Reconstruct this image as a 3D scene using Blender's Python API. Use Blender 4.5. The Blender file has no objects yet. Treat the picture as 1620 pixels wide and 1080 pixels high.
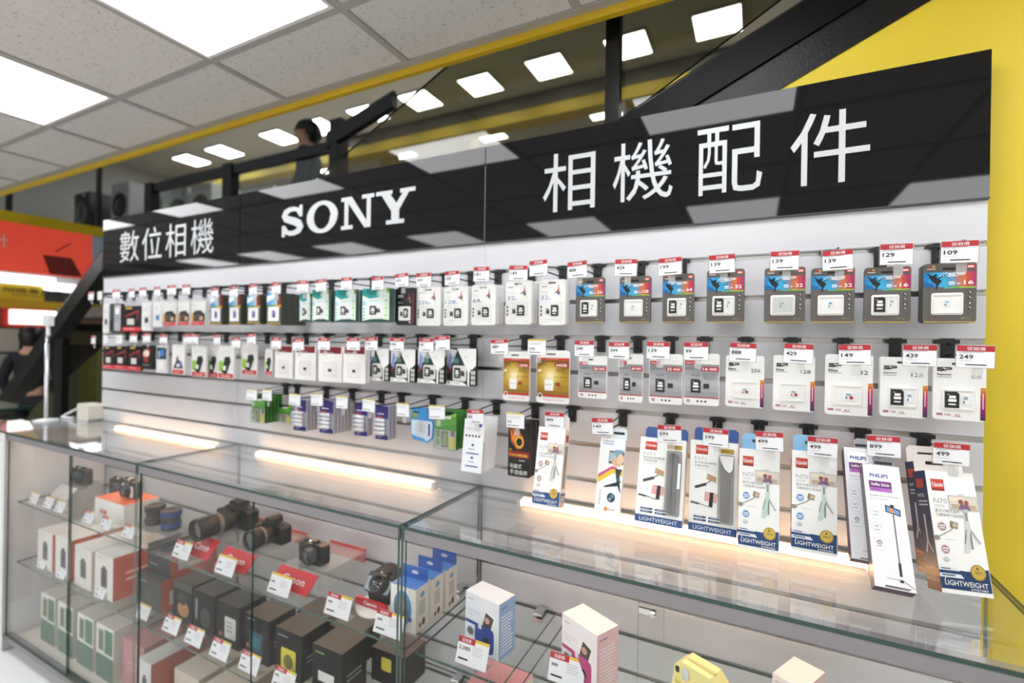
import bpy, math, random
from mathutils import Matrix, Vector
random.seed(7)
scene = bpy.context.scene
C = scene.collection

# ------------------------------------------------------------------ camera, world, exposure
FPX, YAW, ROLL = 762.884, math.radians(26.8028), math.radians(0.9313)
CAM = Vector((0.0, -1.3074, 1.65))
fw = Vector((-math.sin(YAW), math.cos(YAW), 0)); _r0 = Vector((math.cos(YAW), math.sin(YAW), 0)); _u0 = Vector((0, 0, 1))
rt = _r0 * math.cos(ROLL) + _u0 * math.sin(ROLL)
upv = _u0 * math.cos(ROLL) - _r0 * math.sin(ROLL)
cd = bpy.data.cameras.new('camera'); cam = bpy.data.objects.new('camera', cd); C.objects.link(cam)
cd.sensor_width = 36.0; cd.lens = FPX / 1620 * 36.0; cd.clip_start = 0.02
cam.matrix_world = Matrix.Translation(CAM) @ Matrix((rt, upv, -fw)).transposed().to_4x4()
cd.dof.use_dof = True; cd.dof.focus_distance = 0.95; cd.dof.aperture_fstop = 2.0
scene.camera = cam
w = bpy.data.worlds.new('world'); scene.world = w; w.use_nodes = True
w.node_tree.nodes['Background'].inputs[0].default_value = (0.80, 0.84, 0.88, 1)
w.node_tree.nodes['Background'].inputs[1].default_value = 0.55
vs = scene.view_settings
vs.view_transform = 'Standard'; vs.look = 'None'; vs.gamma = 1.0; vs.use_curve_mapping = False; vs.exposure = -0.18
LAMP, UPLAMP, LED = 11.5, 20.0, 34.0
scene.cycles.transparent_max_bounces = 24
scene.cycles.max_bounces = 10
scene.cycles.caustics_reflective = False; scene.cycles.caustics_refractive = False
scene.cycles.sample_clamp_indirect = 8

def ray(u, v): return fw + rt * ((u - 810) / FPX) + upv * ((540 - v) / FPX)
def aty(u, v, y): r = ray(u, v); return CAM + r * ((y - CAM.y) / r.y)
def atz(u, v, z): r = ray(u, v); return CAM + r * ((z - CAM.z) / r.z)
def atx(u, v, x): r = ray(u, v); return CAM + r * ((x - CAM.x) / r.x)

# ------------------------------------------------------------------ materials
def lin(h):
    h = h.lstrip('#'); o = []
    for i in (0, 2, 4):
        c = int(h[i:i+2], 16) / 255
        o.append(c / 12.92 if c <= .04045 else ((c + .055) / 1.055) ** 2.4)
    return (*o, 1)
_mc = {}
def M(hexc, rough=.5, metal=0., spec=.5, coat=0., bump=0., bscale=60., var=0., vscale=8.):
    k = (hexc, rough, metal, spec, coat, bump, bscale, var, vscale)
    if k in _mc: return _mc[k]
    m = bpy.data.materials.new('mat_' + hexc.lstrip('#')); m.use_nodes = True
    n, l = m.node_tree.nodes, m.node_tree.links
    b = n['Principled BSDF']
    b.inputs['Base Color'].default_value = lin(hexc); b.inputs['Roughness'].default_value = rough
    b.inputs['Metallic'].default_value = metal; b.inputs['Specular IOR Level'].default_value = spec
    b.inputs['Coat Weight'].default_value = coat; b.inputs['Coat Roughness'].default_value = .08
    tc = n.new('ShaderNodeTexCoord')
    if bump:
        t = n.new('ShaderNodeTexNoise'); t.inputs['Scale'].default_value = bscale; l.new(tc.outputs['Object'], t.inputs['Vector'])
        bp = n.new('ShaderNodeBump'); bp.inputs['Strength'].default_value = bump; bp.inputs['Distance'].default_value = .002
        l.new(t.outputs['Fac'], bp.inputs['Height']); l.new(bp.outputs['Normal'], b.inputs['Normal'])
    if var:
        t = n.new('ShaderNodeTexNoise'); t.inputs['Scale'].default_value = vscale; t.inputs['Detail'].default_value = 3
        l.new(tc.outputs['Object'], t.inputs['Vector'])
        mx = n.new('ShaderNodeMix'); mx.data_type = 'RGBA'; c = lin(hexc)
        mx.inputs[6].default_value = tuple(x * (1 - var) for x in c[:3]) + (1,)
        mx.inputs[7].default_value = tuple(min(1, x * (1 + var)) for x in c[:3]) + (1,)
        l.new(t.outputs['Fac'], mx.inputs[0]); l.new(mx.outputs[2], b.inputs['Base Color'])
    _mc[k] = m; return m
def emit(name, hexc, s):
    m = bpy.data.materials.new(name); m.use_nodes = True; n, l = m.node_tree.nodes, m.node_tree.links
    n.remove(n['Principled BSDF']); e = n.new('ShaderNodeEmission')
    e.inputs[0].default_value = lin(hexc); e.inputs[1].default_value = s
    l.new(e.outputs[0], n['Material Output'].inputs[0]); return m
def glassm(name, tint, rough=.0, ior=1.5, haze=0.0, hazec='#ffffff'):
    """sheet glass: tinted transparency with a Fresnel reflection"""
    m = bpy.data.materials.new(name); m.use_nodes = True; n, l = m.node_tree.nodes, m.node_tree.links
    n.remove(n['Principled BSDF'])
    t = n.new('ShaderNodeBsdfTransparent'); t.inputs[0].default_value = lin(tint)
    g = n.new('ShaderNodeBsdfGlossy'); g.inputs['Roughness'].default_value = rough; g.inputs[0].default_value = (1, 1, 1, 1)
    f = n.new('ShaderNodeFresnel'); ge = n.new('ShaderNodeNewGeometry'); mr = n.new('ShaderNodeMapRange')
    mr.inputs['To Min'].default_value = ior; mr.inputs['To Max'].default_value = 1/ior     # the same pane reflection on both faces
    l.new(ge.outputs['Backfacing'], mr.inputs['Value']); l.new(mr.outputs[0], f.inputs[0])
    src = t
    if haze:
        d = n.new('ShaderNodeBsdfDiffuse'); d.inputs[0].default_value = lin(hazec)
        mh = n.new('ShaderNodeMixShader'); mh.inputs[0].default_value = haze
        l.new(t.outputs[0], mh.inputs[1]); l.new(d.outputs[0], mh.inputs[2]); src = mh
    mx = n.new('ShaderNodeMixShader'); l.new(f.outputs[0], mx.inputs[0]); l.new(src.outputs[0], mx.inputs[1]); l.new(g.outputs[0], mx.inputs[2])
    l.new(mx.outputs[0], n['Material Output'].inputs[0]); return m
def tilem():
    m = bpy.data.materials.new('mineral_fibre_tile'); m.use_nodes = True; n, l = m.node_tree.nodes, m.node_tree.links
    b = n['Principled BSDF']; b.inputs['Roughness'].default_value = .95
    tc = n.new('ShaderNodeTexCoord'); oi = n.new('ShaderNodeObjectInfo')
    ad = n.new('ShaderNodeVectorMath'); l.new(tc.outputs['Object'], ad.inputs[0])
    cb = n.new('ShaderNodeCombineXYZ'); mu = n.new('ShaderNodeMath'); mu.operation = 'MULTIPLY'; mu.inputs[1].default_value = 37
    l.new(oi.outputs['Random'], mu.inputs[0]); l.new(mu.outputs[0], cb.inputs[0]); l.new(cb.outputs[0], ad.inputs[1])
    v = n.new('ShaderNodeTexNoise'); v.inputs['Scale'].default_value = 110; v.inputs['Detail'].default_value = 1.5; l.new(ad.outputs[0], v.inputs['Vector'])
    r = n.new('ShaderNodeValToRGB'); r.color_ramp.elements[0].position = .30; r.color_ramp.elements[0].color = lin('#bfbcba')
    r.color_ramp.elements[1].position = .40; r.color_ramp.elements[1].color = lin('#dddbd9')
    l.new(v.outputs['Fac'], r.inputs[0]); l.new(r.outputs[0], b.inputs['Base Color']); return m

WHITE = M('#e9e9ec', .35); PAPER = M('#f4f4f3', .45); BLACK = M('#161618', .4); DARK = M('#26262a', .5)
SLAT = M('#d3d3d8', .32, spec=.5); ALU = M('#b4b2b2', .28, metal=1.); ALUD = M('#8f8d8d', .35, metal=.9)
YELL = M('#d9c02c', .55, var=.05, vscale=2.5); RED = M('#c2272e', .5); TAGRED = M('#b32631', .5)
CHROME = M('#d8d8d8', .12, metal=1.)
GLASS = glassm('clear_glass', '#fafdfc', 0, 1.42); GTOP = glassm('counter_glass', '#fcfdfd', 0, 1.6); GDOOR = glassm('door_glass', '#fdfdfd', 0, 1.16); GEDGE = M('#0f3d33', .12, spec=.6, coat=.5)
GSHELF = glassm('shelf_glass', '#fbfdfc', 0, 1.22); GTINT = glassm('tinted_glass', '#c6c6ba')
CLEAR = glassm('clear_plastic', '#f4f4f2', .08, 1.35, .10, '#f2f2f2'); FROST = glassm('frosted_plastic', '#f4f4f4', .25, 1.3, .45, '#f6f6f6')
TABM = glassm('tab_plastic', '#f6f6f6', .15, 1.3, .22, '#f6f6f6'); SIGNB = M('#121216', .03, spec=.32)
TILE = tilem()

# ------------------------------------------------------------------ mesh building
_tc = {}
def textgeo(s, bold=0.):
    k = (s, bold)
    if k not in _tc:
        c = bpy.data.curves.new('t', 'FONT'); c.body = s; c.resolution_u = 2; c.offset = bold; c.fill_mode = 'FRONT'
        o = bpy.data.objects.new('t', c); m = o.to_mesh()
        vv = [(v.co.x, v.co.y) for v in m.vertices]; ff = [tuple(p.vertices) for p in m.polygons]
        o.to_mesh_clear(); bpy.data.objects.remove(o); bpy.data.curves.remove(c)
        xs = [v[0] for v in vv] or [0, 1]; ys = [v[1] for v in vv] or [0, 1]
        _tc[k] = (vv, ff, min(xs), max(xs), min(ys), max(ys))
    return _tc[k]

class MB:
    def __init__(s): s.v = []; s.f = []; s.m = []; s.sm = []; s.mats = []; s.T = Matrix()
    def mi(s, mat):
        if mat not in s.mats: s.mats.append(mat)
        return s.mats.index(mat)
    def add(s, vs, fs, mat, smooth=False):
        o = len(s.v); T = s.T; s.v += [tuple(T @ Vector(p)) for p in vs]; i = s.mi(mat)
        for f in fs: s.f.append(tuple(o + k for k in f)); s.m.append(i); s.sm.append(smooth)
    def box(s, x0, y0, z0, x1, y1, z1, mat, bev=0.):
        if bev:
            b = min(bev, (x1-x0)*.49, (z1-z0)*.49)
            s.prism([(x0+b, z0), (x1-b, z0), (x1, z0+b), (x1, z1-b), (x1-b, z1), (x0+b, z1), (x0, z1-b), (x0, z0+b)], y0, y1, mat); return
        vs = [(x0,y0,z0),(x1,y0,z0),(x1,y1,z0),(x0,y1,z0),(x0,y0,z1),(x1,y0,z1),(x1,y1,z1),(x0,y1,z1)]
        s.add(vs, [(0,3,2,1),(4,5,6,7),(0,1,5,4),(1,2,6,5),(2,3,7,6),(3,0,4,7)], mat)
    def prism(s, pts, y0, y1, mat, side=None, smooth=False):
        """polygon (x,z) counter-clockwise seen from -y, extruded y0..y1 (y0 is the front)"""
        n = len(pts); vs = [(p[0], y0, p[1]) for p in pts] + [(p[0], y1, p[1]) for p in pts]
        s.add(vs, [tuple(range(n)), tuple(range(2*n-1, n-1, -1))], mat)
        s.add(vs, [(i, i+n, (i+1) % n + n, (i+1) % n) for i in range(n)], side or mat, smooth)
    def rrect(s, x0, z0, x1, z1, r, n=3):
        o = []
        for cx, cz, a in ((x1-r, z0+r, -90), (x1-r, z1-r, 0), (x0+r, z1-r, 90), (x0+r, z0+r, 180)):
            for k in range(n+1):
                t = math.radians(a + 90*k/n); o.append((cx + r*math.cos(t), cz + r*math.sin(t)))
        return o
    def rbox(s, x0, y0, z0, x1, y1, z1, r, mat, side=None): s.prism(s.rrect(x0, z0, x1, z1, r), y0, y1, mat, side)
    def lathe(s, prof, n, mat, axis='z', c=(0,0,0), smooth=True):
        """prof: (radius, along)"""
        vs = []; fs = []; m = len(prof)
        for k in range(n):
            a = 2*math.pi*k/n
            for r, h in prof:
                p = {'z': (r*math.cos(a), r*math.sin(a), h), 'y': (r*math.cos(a), h, r*math.sin(a)), 'x': (h, r*math.cos(a), r*math.sin(a))}[axis]
                vs.append((p[0]+c[0], p[1]+c[1], p[2]+c[2]))
        for k in range(n):
            for i in range(m-1):
                a, b = k*m+i, ((k+1) % n)*m+i
                fs.append((a, b, b+1, a+1) if axis != 'y' else (a, a+1, b+1, b))
        s.add(vs, fs, mat, smooth)
    def tube(s, path, r, mat, n=8, cap=True):
        P = [Vector(p) for p in path]; vs = []; fs = []
        for i, p in enumerate(P):
            d = (P[min(i+1, len(P)-1)] - P[max(i-1, 0)]).normalized()
            a = d.cross(Vector((0, 0, 1)));
            if a.length < .1: a = d.cross(Vector((1, 0, 0)))
            a.normalize(); b = a.cross(d)
            rr = r[i] if isinstance(r, (list, tuple)) else r
            vs += [tuple(p + (a*math.cos(2*math.pi*k/n) + b*math.sin(2*math.pi*k/n))*rr) for k in range(n)]
        for i in range(len(P)-1):
            for k in range(n): fs.append((i*n+k, (i+1)*n+k, (i+1)*n+(k+1) % n, i*n+(k+1) % n))
        s.add(vs, fs, mat, True)
        if cap: s.add(vs[:n] , [tuple(range(n))], mat); s.add(vs[-n:], [tuple(range(n-1, -1, -1))], mat)
    # ---- flat print on a face that looks towards -y (x right, z up); lv lifts each layer a little
    def rect(s, x0, z0, x1, z1, mat, lv=1):
        y = -.00025*lv; s.add([(x0,y,z0),(x1,y,z0),(x1,y,z1),(x0,y,z1)], [(0,1,2,3)], mat)
    def poly(s, pts, mat, lv=1): s.add([(p[0], -.00025*lv, p[1]) for p in pts], [tuple(range(len(pts)))], mat)
    def ell(s, cx, cz, rx, rz, mat, lv=1, n=16):
        s.poly([(cx+rx*math.cos(2*math.pi*k/n), cz+rz*math.sin(2*math.pi*k/n)) for k in range(n)], mat, lv)
    def grad(s, x0, z0, x1, z1, cols, lv=1, vert=False):
        n = len(cols)
        for i, c in enumerate(cols):
            a, b = i/n, (i+1)/n
            if vert: s.rect(x0, z0+(z1-z0)*a, x1, z0+(z1-z0)*b, M(c, .4), lv)
            else: s.rect(x0+(x1-x0)*a, z0, x0+(x1-x0)*b, z1, M(c, .4), lv)
    def text(s, t, x0, z0, x1, z1, mat, lv=2, bold=0., fit=True, shear=0.):
        vv, ff, a, b, c, d = textgeo(t, bold)
        sz = (z1-z0)/(d-c); sx = (x1-x0)/(b-a) if fit else sz
        y = -.00025*lv
        s.add([(x0+(p[0]-a)*sx+shear*(p[1]-c)*sz, y, z0+(p[1]-c)*sz) for p in vv], ff, mat)
    def lines(s, x0, z0, x1, z1, n, mat, lv=2, fill=.4, seed=0):
        rr = random.Random(seed+n); h = (z1-z0)/n
        for i in range(n):
            s.rect(x0, z1-h*(i+fill), x0+(x1-x0)*rr.uniform(.7, 1), z1-h*i, mat, lv)
    def build(s, name, parent=None, loc=(0,0,0), rot=(0,0,0), bevel=0.):
        me = bpy.data.meshes.new(name); me.from_pydata(s.v, [], s.f)
        for m in s.mats: me.materials.append(m)
        me.polygons.foreach_set('material_index', s.m); me.polygons.foreach_set('use_smooth', s.sm); me.update()
        return inst(name, me, parent, loc, rot)
def inst(name, me, parent=None, loc=(0,0,0), rot=(0,0,0)):
    o = bpy.data.objects.new(name, me); C.objects.link(o); o.parent = parent; o.location = loc; o.rotation_euler = rot; return o
def tag(o, label=None, cat=None, group=None, kind=None):
    if label: o['label'] = label
    if cat: o['category'] = cat
    if group: o['group'] = group
    if kind: o['kind'] = kind
    return o
def thing(name, label, cat, loc=(0,0,0), rot=(0,0,0), group=None):
    o = bpy.data.objects.new(name, None); C.objects.link(o); o.location = loc; o.rotation_euler = rot; o.empty_display_size = .05
    return tag(o, label, cat, group)
ORD = ['zeroth','first','second','third','fourth','fifth','sixth','seventh','eighth','ninth','tenth','eleventh','twelfth','thirteenth','fourteenth','fifteenth','sixteenth','seventeenth','eighteenth','nineteenth','twentieth'] + ['twenty-'+x for x in ('first','second','third','fourth','fifth','sixth','seventh','eighth','ninth')] + ['thirtieth','thirty-first','thirty-second','thirty-third']

# ================================================================== THE SETTING
PX = [-3.0975, -1.9588, -0.7606, 0.4171]           # slat wall bays
ZG = lambda k: 1.6648 + .1 * k                     # groove heights
ZT, ZSB, ZST = 1.2011, 1.9573, 2.2562              # glass counter top, sign bottom, sign top
mb = MB(); mb.box(PX[0], .010, .05, PX[3], .026, ZST - .002, M('#d3d3d6', .5))
wall_back = tag(mb.build('wall_back'), 'white slatted display wall with metal-lined grooves behind the glass counter', kind='structure')
def slat_mesh(wd, h):
    c = .0016; m = MB()
    pr = [(.010, -h/2), (c, -h/2), (0, -h/2+c), (0, h/2-c), (c, h/2), (.010, h/2)]
    n = len(pr); vs = [(0, p[0], p[1]) for p in pr] + [(wd, p[0], p[1]) for p in pr]
    m.add(vs, [tuple(range(n-1, -1, -1)), tuple(range(n, 2*n))] + [(i, i+n, (i+1) % n+n, (i+1) % n) for i in range(n)][:-1], SLAT)
    me = bpy.data.meshes.new('slat_board'); me.from_pydata(m.v, [], m.f); me.materials.append(SLAT); me.update(); return me
GAP = .0105
for b in range(3):
    wd = PX[b+1] - PX[b] - .0012
    me = slat_mesh(wd, .1 - GAP)
    for k in range(-14, 2): inst('slat_board', me, wall_back, (PX[b]+.0006, 0, ZG(k)+.05))
    top = slat_mesh(wd, ZSB - .002 - ZG(2) - GAP/2); inst('slat_board', top, wall_back, (PX[b]+.0006, 0, (ZSB-.002+ZG(2)+GAP/2)/2))
for k in range(-14, 3):
    m = MB(); z = ZG(k)
    m.box(PX[0], .0088, z-.012, PX[3], .0098, z+.012, ALU)
    m.box(PX[0], .0006, z-GAP/2, PX[3], .0088, z-GAP/2+.0011, ALU); m.box(PX[0], .0006, z+GAP/2-.0011, PX[3], .0088, z+GAP/2, ALU)
    m.build('groove_insert', wall_back)
# yellow wall under the escalator
zl = lambda x: 2.258 + .458*x
mb = MB(); mb.prism([(-1.2, 0), (4.5, 0), (4.5, zl(4.5)), (-1.2, zl(-1.2))], .040, .06, YELL)
tag(mb.build('wall_right'), 'bright yellow wall under the escalator beside the white slat wall', kind='structure')
mb = MB(); mb.box(-14, -10, -.02, 5, 12, 0, M('#dedcd8', .4, var=.04, vscale=3)); tag(mb.build('floor'), 'brown shop floor', kind='structure')
mb = MB(); mb.box(-14, -5.1, 0, 5, -5, 2.7, M('#e6e5e2', .7)); tag(mb.build('wall_front'), 'grey far shop wall facing the display', kind='structure')
mb = MB(); mb.box(-14.1, -10, 0, -14, 12, 6, M('#c4c4c0', .7)); tag(mb.build('wall_left'), 'grey wall at the far left end of the shop', kind='structure')
mb = MB(); mb.box(4.5, -10, 0, 4.6, .03, 2.7, M('#b9b4ac', .7)); tag(mb.build('wall_side'), 'pale wall closing the shop on the right', kind='structure')

# ---- suspended ceiling
ZC = 2.581; TX0, TY0, T = -1.658, -.318, .6
mb = MB(); mb.box(-14, -10, ZC+.05, 4.5, .0, ZC+.32, M('#9d9a97', .9)); ceil = tag(mb.build('ceiling'), 'suspended ceiling of speckled grey tiles', kind='structure')
def flat_tile(wx, wy):
    m = MB(); c = .004
    m.box(c, c, .004, wx-c, wy-c, .018, TILE)
    me = bpy.data.meshes.new('ceiling_tile'); me.from_pydata(m.v, [], m.f); me.materials.append(TILE); me.update(); return me
t_full, t_cut = flat_tile(T, T), flat_tile(T, -TY0-.03)
lamps = {(k, j) for k in range(-6, 4) for j in (0, 3, 6)}
def lamp_cell(i, j): return (i % 2 == 0) and j in (0, 3, 6)
for i in range(-12, 8):
    inst('ceiling_tile', t_cut, ceil, (TX0+T*i, TY0, ZC))
    for j in range(0, 8):
        if not lamp_cell(i, j): inst('ceiling_tile', t_full, ceil, (TX0+T*i, TY0-T*(j+1), ZC))
BAR = M('#aeacaa', .5)
for i in range(-12, 9):
    m = MB(); m.box(TX0+T*i-.012, -5.3, ZC-.001, TX0+T*i+.012, -.02, ZC+.008, BAR); m.build('grid_bar', ceil)
for j in range(0, 9):
    m = MB(); m.box(-9.2, TY0-T*j-.012, ZC-.0016, 3.5, TY0-T*j+.012, ZC+.007, BAR); m.build('grid_bar', ceil)
mb = MB(); mb.box(-9.2, -.032, ZC-.004, 3.5, -.008, ZC+.05, M('#a8a6a2', .5)); tag(mb.build('trim_1'), 'grey edge angle of the suspended ceiling', kind='structure')
mb = MB(); mb.box(-9.2, -.008, ZC-.026, 3.5, .012, ZC+.32, M('#d8b424', .5, var=.08, vscale=9)); tag(mb.build('trim_2'), 'yellow painted edge strip of the suspended ceiling', kind='structure')
LAMPM = emit('lamp_diffuser', '#fbfdff', LAMP)
def light_meshes(mat, s=.6):
    a = MB(); e = .012; h = s - .012
    for q in ((e, e, h, e+.012), (e, h-.012, h, h), (e, e+.012, e+.012, h-.012), (h-.012, e+.012, h, h-.012)): a.box(q[0], q[1], -.003, q[2], q[3], .03, M('#eeeeee', .4))
    a.box(e, e, .02, h, h, .03, M('#eeeeee', .4))
    d = MB(); d.box(e+.012, e+.012, .0, h-.012, h-.012, .012, mat)
    A = a.build('frame'); D = d.build('diffuser'); ma, md = A.data, D.data
    bpy.data.objects.remove(A); bpy.data.objects.remove(D); return ma, md
lf, ld = light_meshes(LAMPM)
rown = {0: 'nearest the sign wall', 3: 'in the second row', 6: 'in the third row', 9: 'in the fourth row', 12: 'in the fifth row'}
for j in (0, 3, 6):
    for n, i in enumerate(range(6, -13, -2)):
        if j and (i < -8): continue
        o = thing('ceiling_light', f'square white ceiling light panel {rown[j]}, {ORD[n+1]} from the right', 'ceiling light', (TX0+T*i, TY0-T*(j+1), ZC), group='ceiling light panels')
        inst('frame', lf, o); inst('diffuser', ld, o)

# ---- escalator void behind the wall: truss, balustrade glass, upper floor
esc = thing('escalator', 'black escalator side rising to the right above the yellow wall', 'escalator', (0, .03, 2.2))
def band(y0, y1, a, b, c, d, x0, x1, mat, name):   # between z=a+b*x and z=c+d*x
    m = MB(); m.prism([(x0, a+b*x0), (x1, a+b*x1), (x1, c+d*x1), (x0, c+d*x0)], y0, y1, mat)
    o = m.build(name, esc); o.matrix_parent_inverse = Matrix.Translation((0, -.03, -2.2)); return o
band(.036, .4, 2.258, .458, 2.345, .455, -2.6, 3.2, M('#0e0e10', .4, spec=.28, bump=.35, bscale=160), 'truss_cladding')
band(.028, .4, 2.345, .455, 2.432, .447, -2.6, 3.2, M('#080809', .45, spec=.12), 'skirt_ledge')
m = MB(); m.tube([(-2.6, .037, 2.432-.447*2.6), (3.2, .037, 2.432+.447*3.2)], .009, M('#1b1b1e', .12, coat=.6), 8)
o = m.build('edge_profile', esc); o.matrix_parent_inverse = Matrix.Translation((0, -.03, -2.2))
a0, a1 = aty(540, 250, .1), aty(690, 120, .1); b0, b1 = aty(985, 188, .1), aty(1235, 0, .1)
def ext(p, q, z): t = (z-p.z)/(q.z-p.z); return (p.x+(q.x-p.x)*t, z)
m = MB(); m.prism([ext(a0, a1, 1.95), ext(b0, b1, 2.1), ext(b0, b1, 3.0), ext(a0, a1, 3.0)], .095, .105, GTINT, GEDGE)
o = m.build('balustrade_glass', esc); o.matrix_parent_inverse = Matrix.Translation((0, -.03, -2.2))
p = aty(972, 120, .085)
m = MB(); m.box(p.x-.021, .062, 2.0, p.x+.021, .092, 3.0, M('#0d0d0f', .25)); o = m.build('balustrade_post', esc); o.matrix_parent_inverse = Matrix.Translation((0, -.03, -2.2))
# lower left handrail of the same escalator
p, q = aty(8, 640, .55), aty(175, 408, .55)
er = thing('escalator_handrail', 'slanting black escalator handrail left of the white wall, below the red banner', 'handrail', tuple(p))
m = MB(); d = Vector(q) - Vector(p)
m.prism([(0, -.09), (d.x, d.z-.09), (d.x, d.z+.05), (0, .05)], -.05, .05, M('#1d1f1d', .35), smooth=False); m.build('rail_body', er)
m = MB(); m.tube([(0, 0, .06), (d.x, 0, d.z+.06)], .045, M('#101112', .25), 10); m.build('hand_grip', er)
m = MB(); zb = -p.z
m.prism([(-.3, zb), (d.x+.1, zb), (d.x+.1, d.z-.55), (.55, .02), (.25, -.2)], .02, .05, M('#43431f', .12, spec=.7)); m.build('side_glass', er)
pp = aty(97, 560, .48); m = MB(); m.box(pp.x-p.x-.07, -.09, zb, pp.x-p.x+.07, -.045, .62, M('#0e0f10', .4)); m.build('post', er)

# upper floor seen over the sign
ZU = 2.9
mb = MB(); mb.box(-14, 2.75, ZU-.3, 5, 12, ZU, M('#cfc9c0', .5)); tag(mb.build('floor_upper'), 'upper shop floor beyond the escalator opening', kind='structure')
ZU2 = 5.85
mb = MB(); mb.box(-14, .012, ZU2, 5, 12, ZU2+.1, M('#c9c7be', .9, var=.04, vscale=1)); tag(mb.build('ceiling_upper'), 'pale ceiling of the upper floor', kind='structure')
mb = MB(); mb.box(-14, 11.9, 0, 5, 12, ZU2, M('#d8d5cc', .8, var=.1, vscale=.8)); tag(mb.build('wall_upper'), 'far wall of the upper floor', kind='structure')
mb = MB(); mb.box(5, .03, 0, 5.1, 12, ZU2, M('#6c6a63', .8)); tag(mb.build('wall_stair'), 'wall of the escalator opening on the right', kind='structure')
mb = MB(); mb.box(-14, 6.1, 5.42, 5, 6.4, ZU2, M('#c8a92e', .6)); mb.box(-14, 6.08, 5.62, 5, 6.1, ZU2, M('#4a463c', .7)); tag(mb.build('trim_3'), 'yellow and dark ceiling beam of the upper floor', kind='structure')
for px in (735, 610):
    q = aty(px, 210, 6.5); mb = MB(); mb.box(q.x-.13, 6.5, ZU, q.x+.13, 6.8, ZU2, M('#d2b32c', .6)); tag(mb.build('trim_4'), ('right-hand' if px > 700 else 'left-hand') + ' yellow column on the upper floor', kind='structure')
UL = emit('upper_lamp_diffuser', '#f6fbff', UPLAMP); uf, ud = light_meshes(UL)
n = 0
for X in (-.5, -1.66, -2.86, -4.06, -5.27, -6.47, -7.7, -8.9, -10.75, -12.0):
    n += 1; o = thing('ceiling_light', f'square upper floor light panel, near row, {ORD[n]} from the right', 'ceiling light', (X-.3, 5.15, ZU2-.035), group='upper floor light panels')
    inst('frame', uf, o); inst('diffuser', ud, o)
n = 0
for X in (-2.5, -4.85, -7.15, -9.5):
    n += 1; o = thing('ceiling_light', f'square light panel behind the yellow beam upstairs, {ORD[n]} from the right', 'ceiling light', (X-.3, 6.85, ZU2-.035), group='upper floor light panels')
    inst('frame', uf, o); inst('diffuser', ud, o)
ZL, YR = 1.98, 1.75                                # escalator landing just below the upper floor
mb = MB(); mb.box(-9.5, 1.6, ZL-.12, -2.2, 2.74, ZL, M('#77736c', .6)); tag(mb.build('floor_landing'), 'escalator landing behind the sign boards', kind='structure')
rl = thing('guard_rail', 'black guard rail with square posts above the small sign boards', 'railing', (-4.5, YR, ZL))
r0, r1 = aty(236, 304, YR), aty(532, 226, YR); RK = M('#0f0f11', .35)
m = MB(); zt = (r0.z+r1.z)/2-ZL; m.box(r0.x+4.5, -.03, zt-.045, r1.x+4.5, .03, zt+.045, RK); m.build('top_rail', rl)
for px in (241, 365, 535):
    q = aty(px, 280, YR); m = MB(); m.box(q.x+4.5-.07, -.045, 0, q.x+4.5+.07, .045, zt+(.06 if px < 500 else .22), M('#111113', .4)); m.build('post', rl)
m = MB(); m.box(r0.x+4.5, -.004, .08, r1.x+4.5, .004, zt-.05, glassm('rail_glass', '#eef2f0')); m.build('glass_panel', rl)
q0, q1 = aty(524, 212, YR-.08), aty(625, 148, YR-.08)
o = thing('stair_handrail', 'short black handrail slanting up to the ceiling edge beside the guard rail', 'handrail', (q0.x, q0.y, ZL))
m = MB(); d = q1 - q0; z_ = q0.z-ZL; m.prism([(-.03, z_-.12), (d.x, z_+d.z-.11), (d.x, z_+d.z), (-.03, z_)], -.03, .03, M('#0e0e10', .35)); m.build('rail_body', o)
m = MB(); m.tube([(-.03, 0, z_), (d.x, 0, z_+d.z)], .028, M('#0b0b0c', .25), 8); m.build('hand_grip', o)
m = MB(); m.box(.02, -.028, 0, .09, .028, z_-.04, M('#0e0e10', .35)); m.build('post', o)

# ================================================================== SIGN BOARDS
LETM = M('#c6c9cc', .4)
def letters_S():
    # centre line of a heavy slab-serif S, with the width along it
    m = MB(); pts = []
    P = [(.80,.74,.17),(.72,.86,.15),(.55,.905,.15),(.36,.895,.17),(.21,.82,.22),(.155,.71,.25),(.22,.61,.25),(.40,.54,.24),(.60,.48,.25),(.78,.39,.26),(.835,.28,.26),(.77,.17,.22),(.60,.105,.17),(.40,.095,.16),(.24,.16,.15),(.16,.28,.17)]
    L, R = [], []
    for i, (x, z, wd) in enumerate(P):
        a, b = P[max(i-1, 0)], P[min(i+1, len(P)-1)]; dx, dz = b[0]-a[0], b[1]-a[1]; q = math.hypot(dx, dz)
        nx, nz = -dz/q*wd/2, dx/q*wd/2; L.append((x+nx, z+nz)); R.append((x-nx, z-nz))
    out = []
    for i in range(len(P)-1): out.append([R[i], R[i+1], L[i+1], L[i]])
    out.append([(.78,.62),(.92,.62),(.92,1.0),(.80,1.0)]); out.append([(.06,0),(.18,0),(.20,.38),(.06,.38)])
    return out
def ring(cx, cz, ax, az, bx, bz, n=28):
    o = []
    for k in range(n):
        t, u = 2*math.pi*k/n, 2*math.pi*(k+1)/n
        o.append([(cx+bx*math.cos(t), cz+bz*math.sin(t)), (cx+ax*math.cos(t), cz+az*math.sin(t)), (cx+ax*math.cos(u), cz+az*math.sin(u)), (cx+bx*math.cos(u), cz+bz*math.sin(u))])
    return o
R_ = lambda a, b, c, d: [(a, b), (c, b), (c, d), (a, d)]
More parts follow.
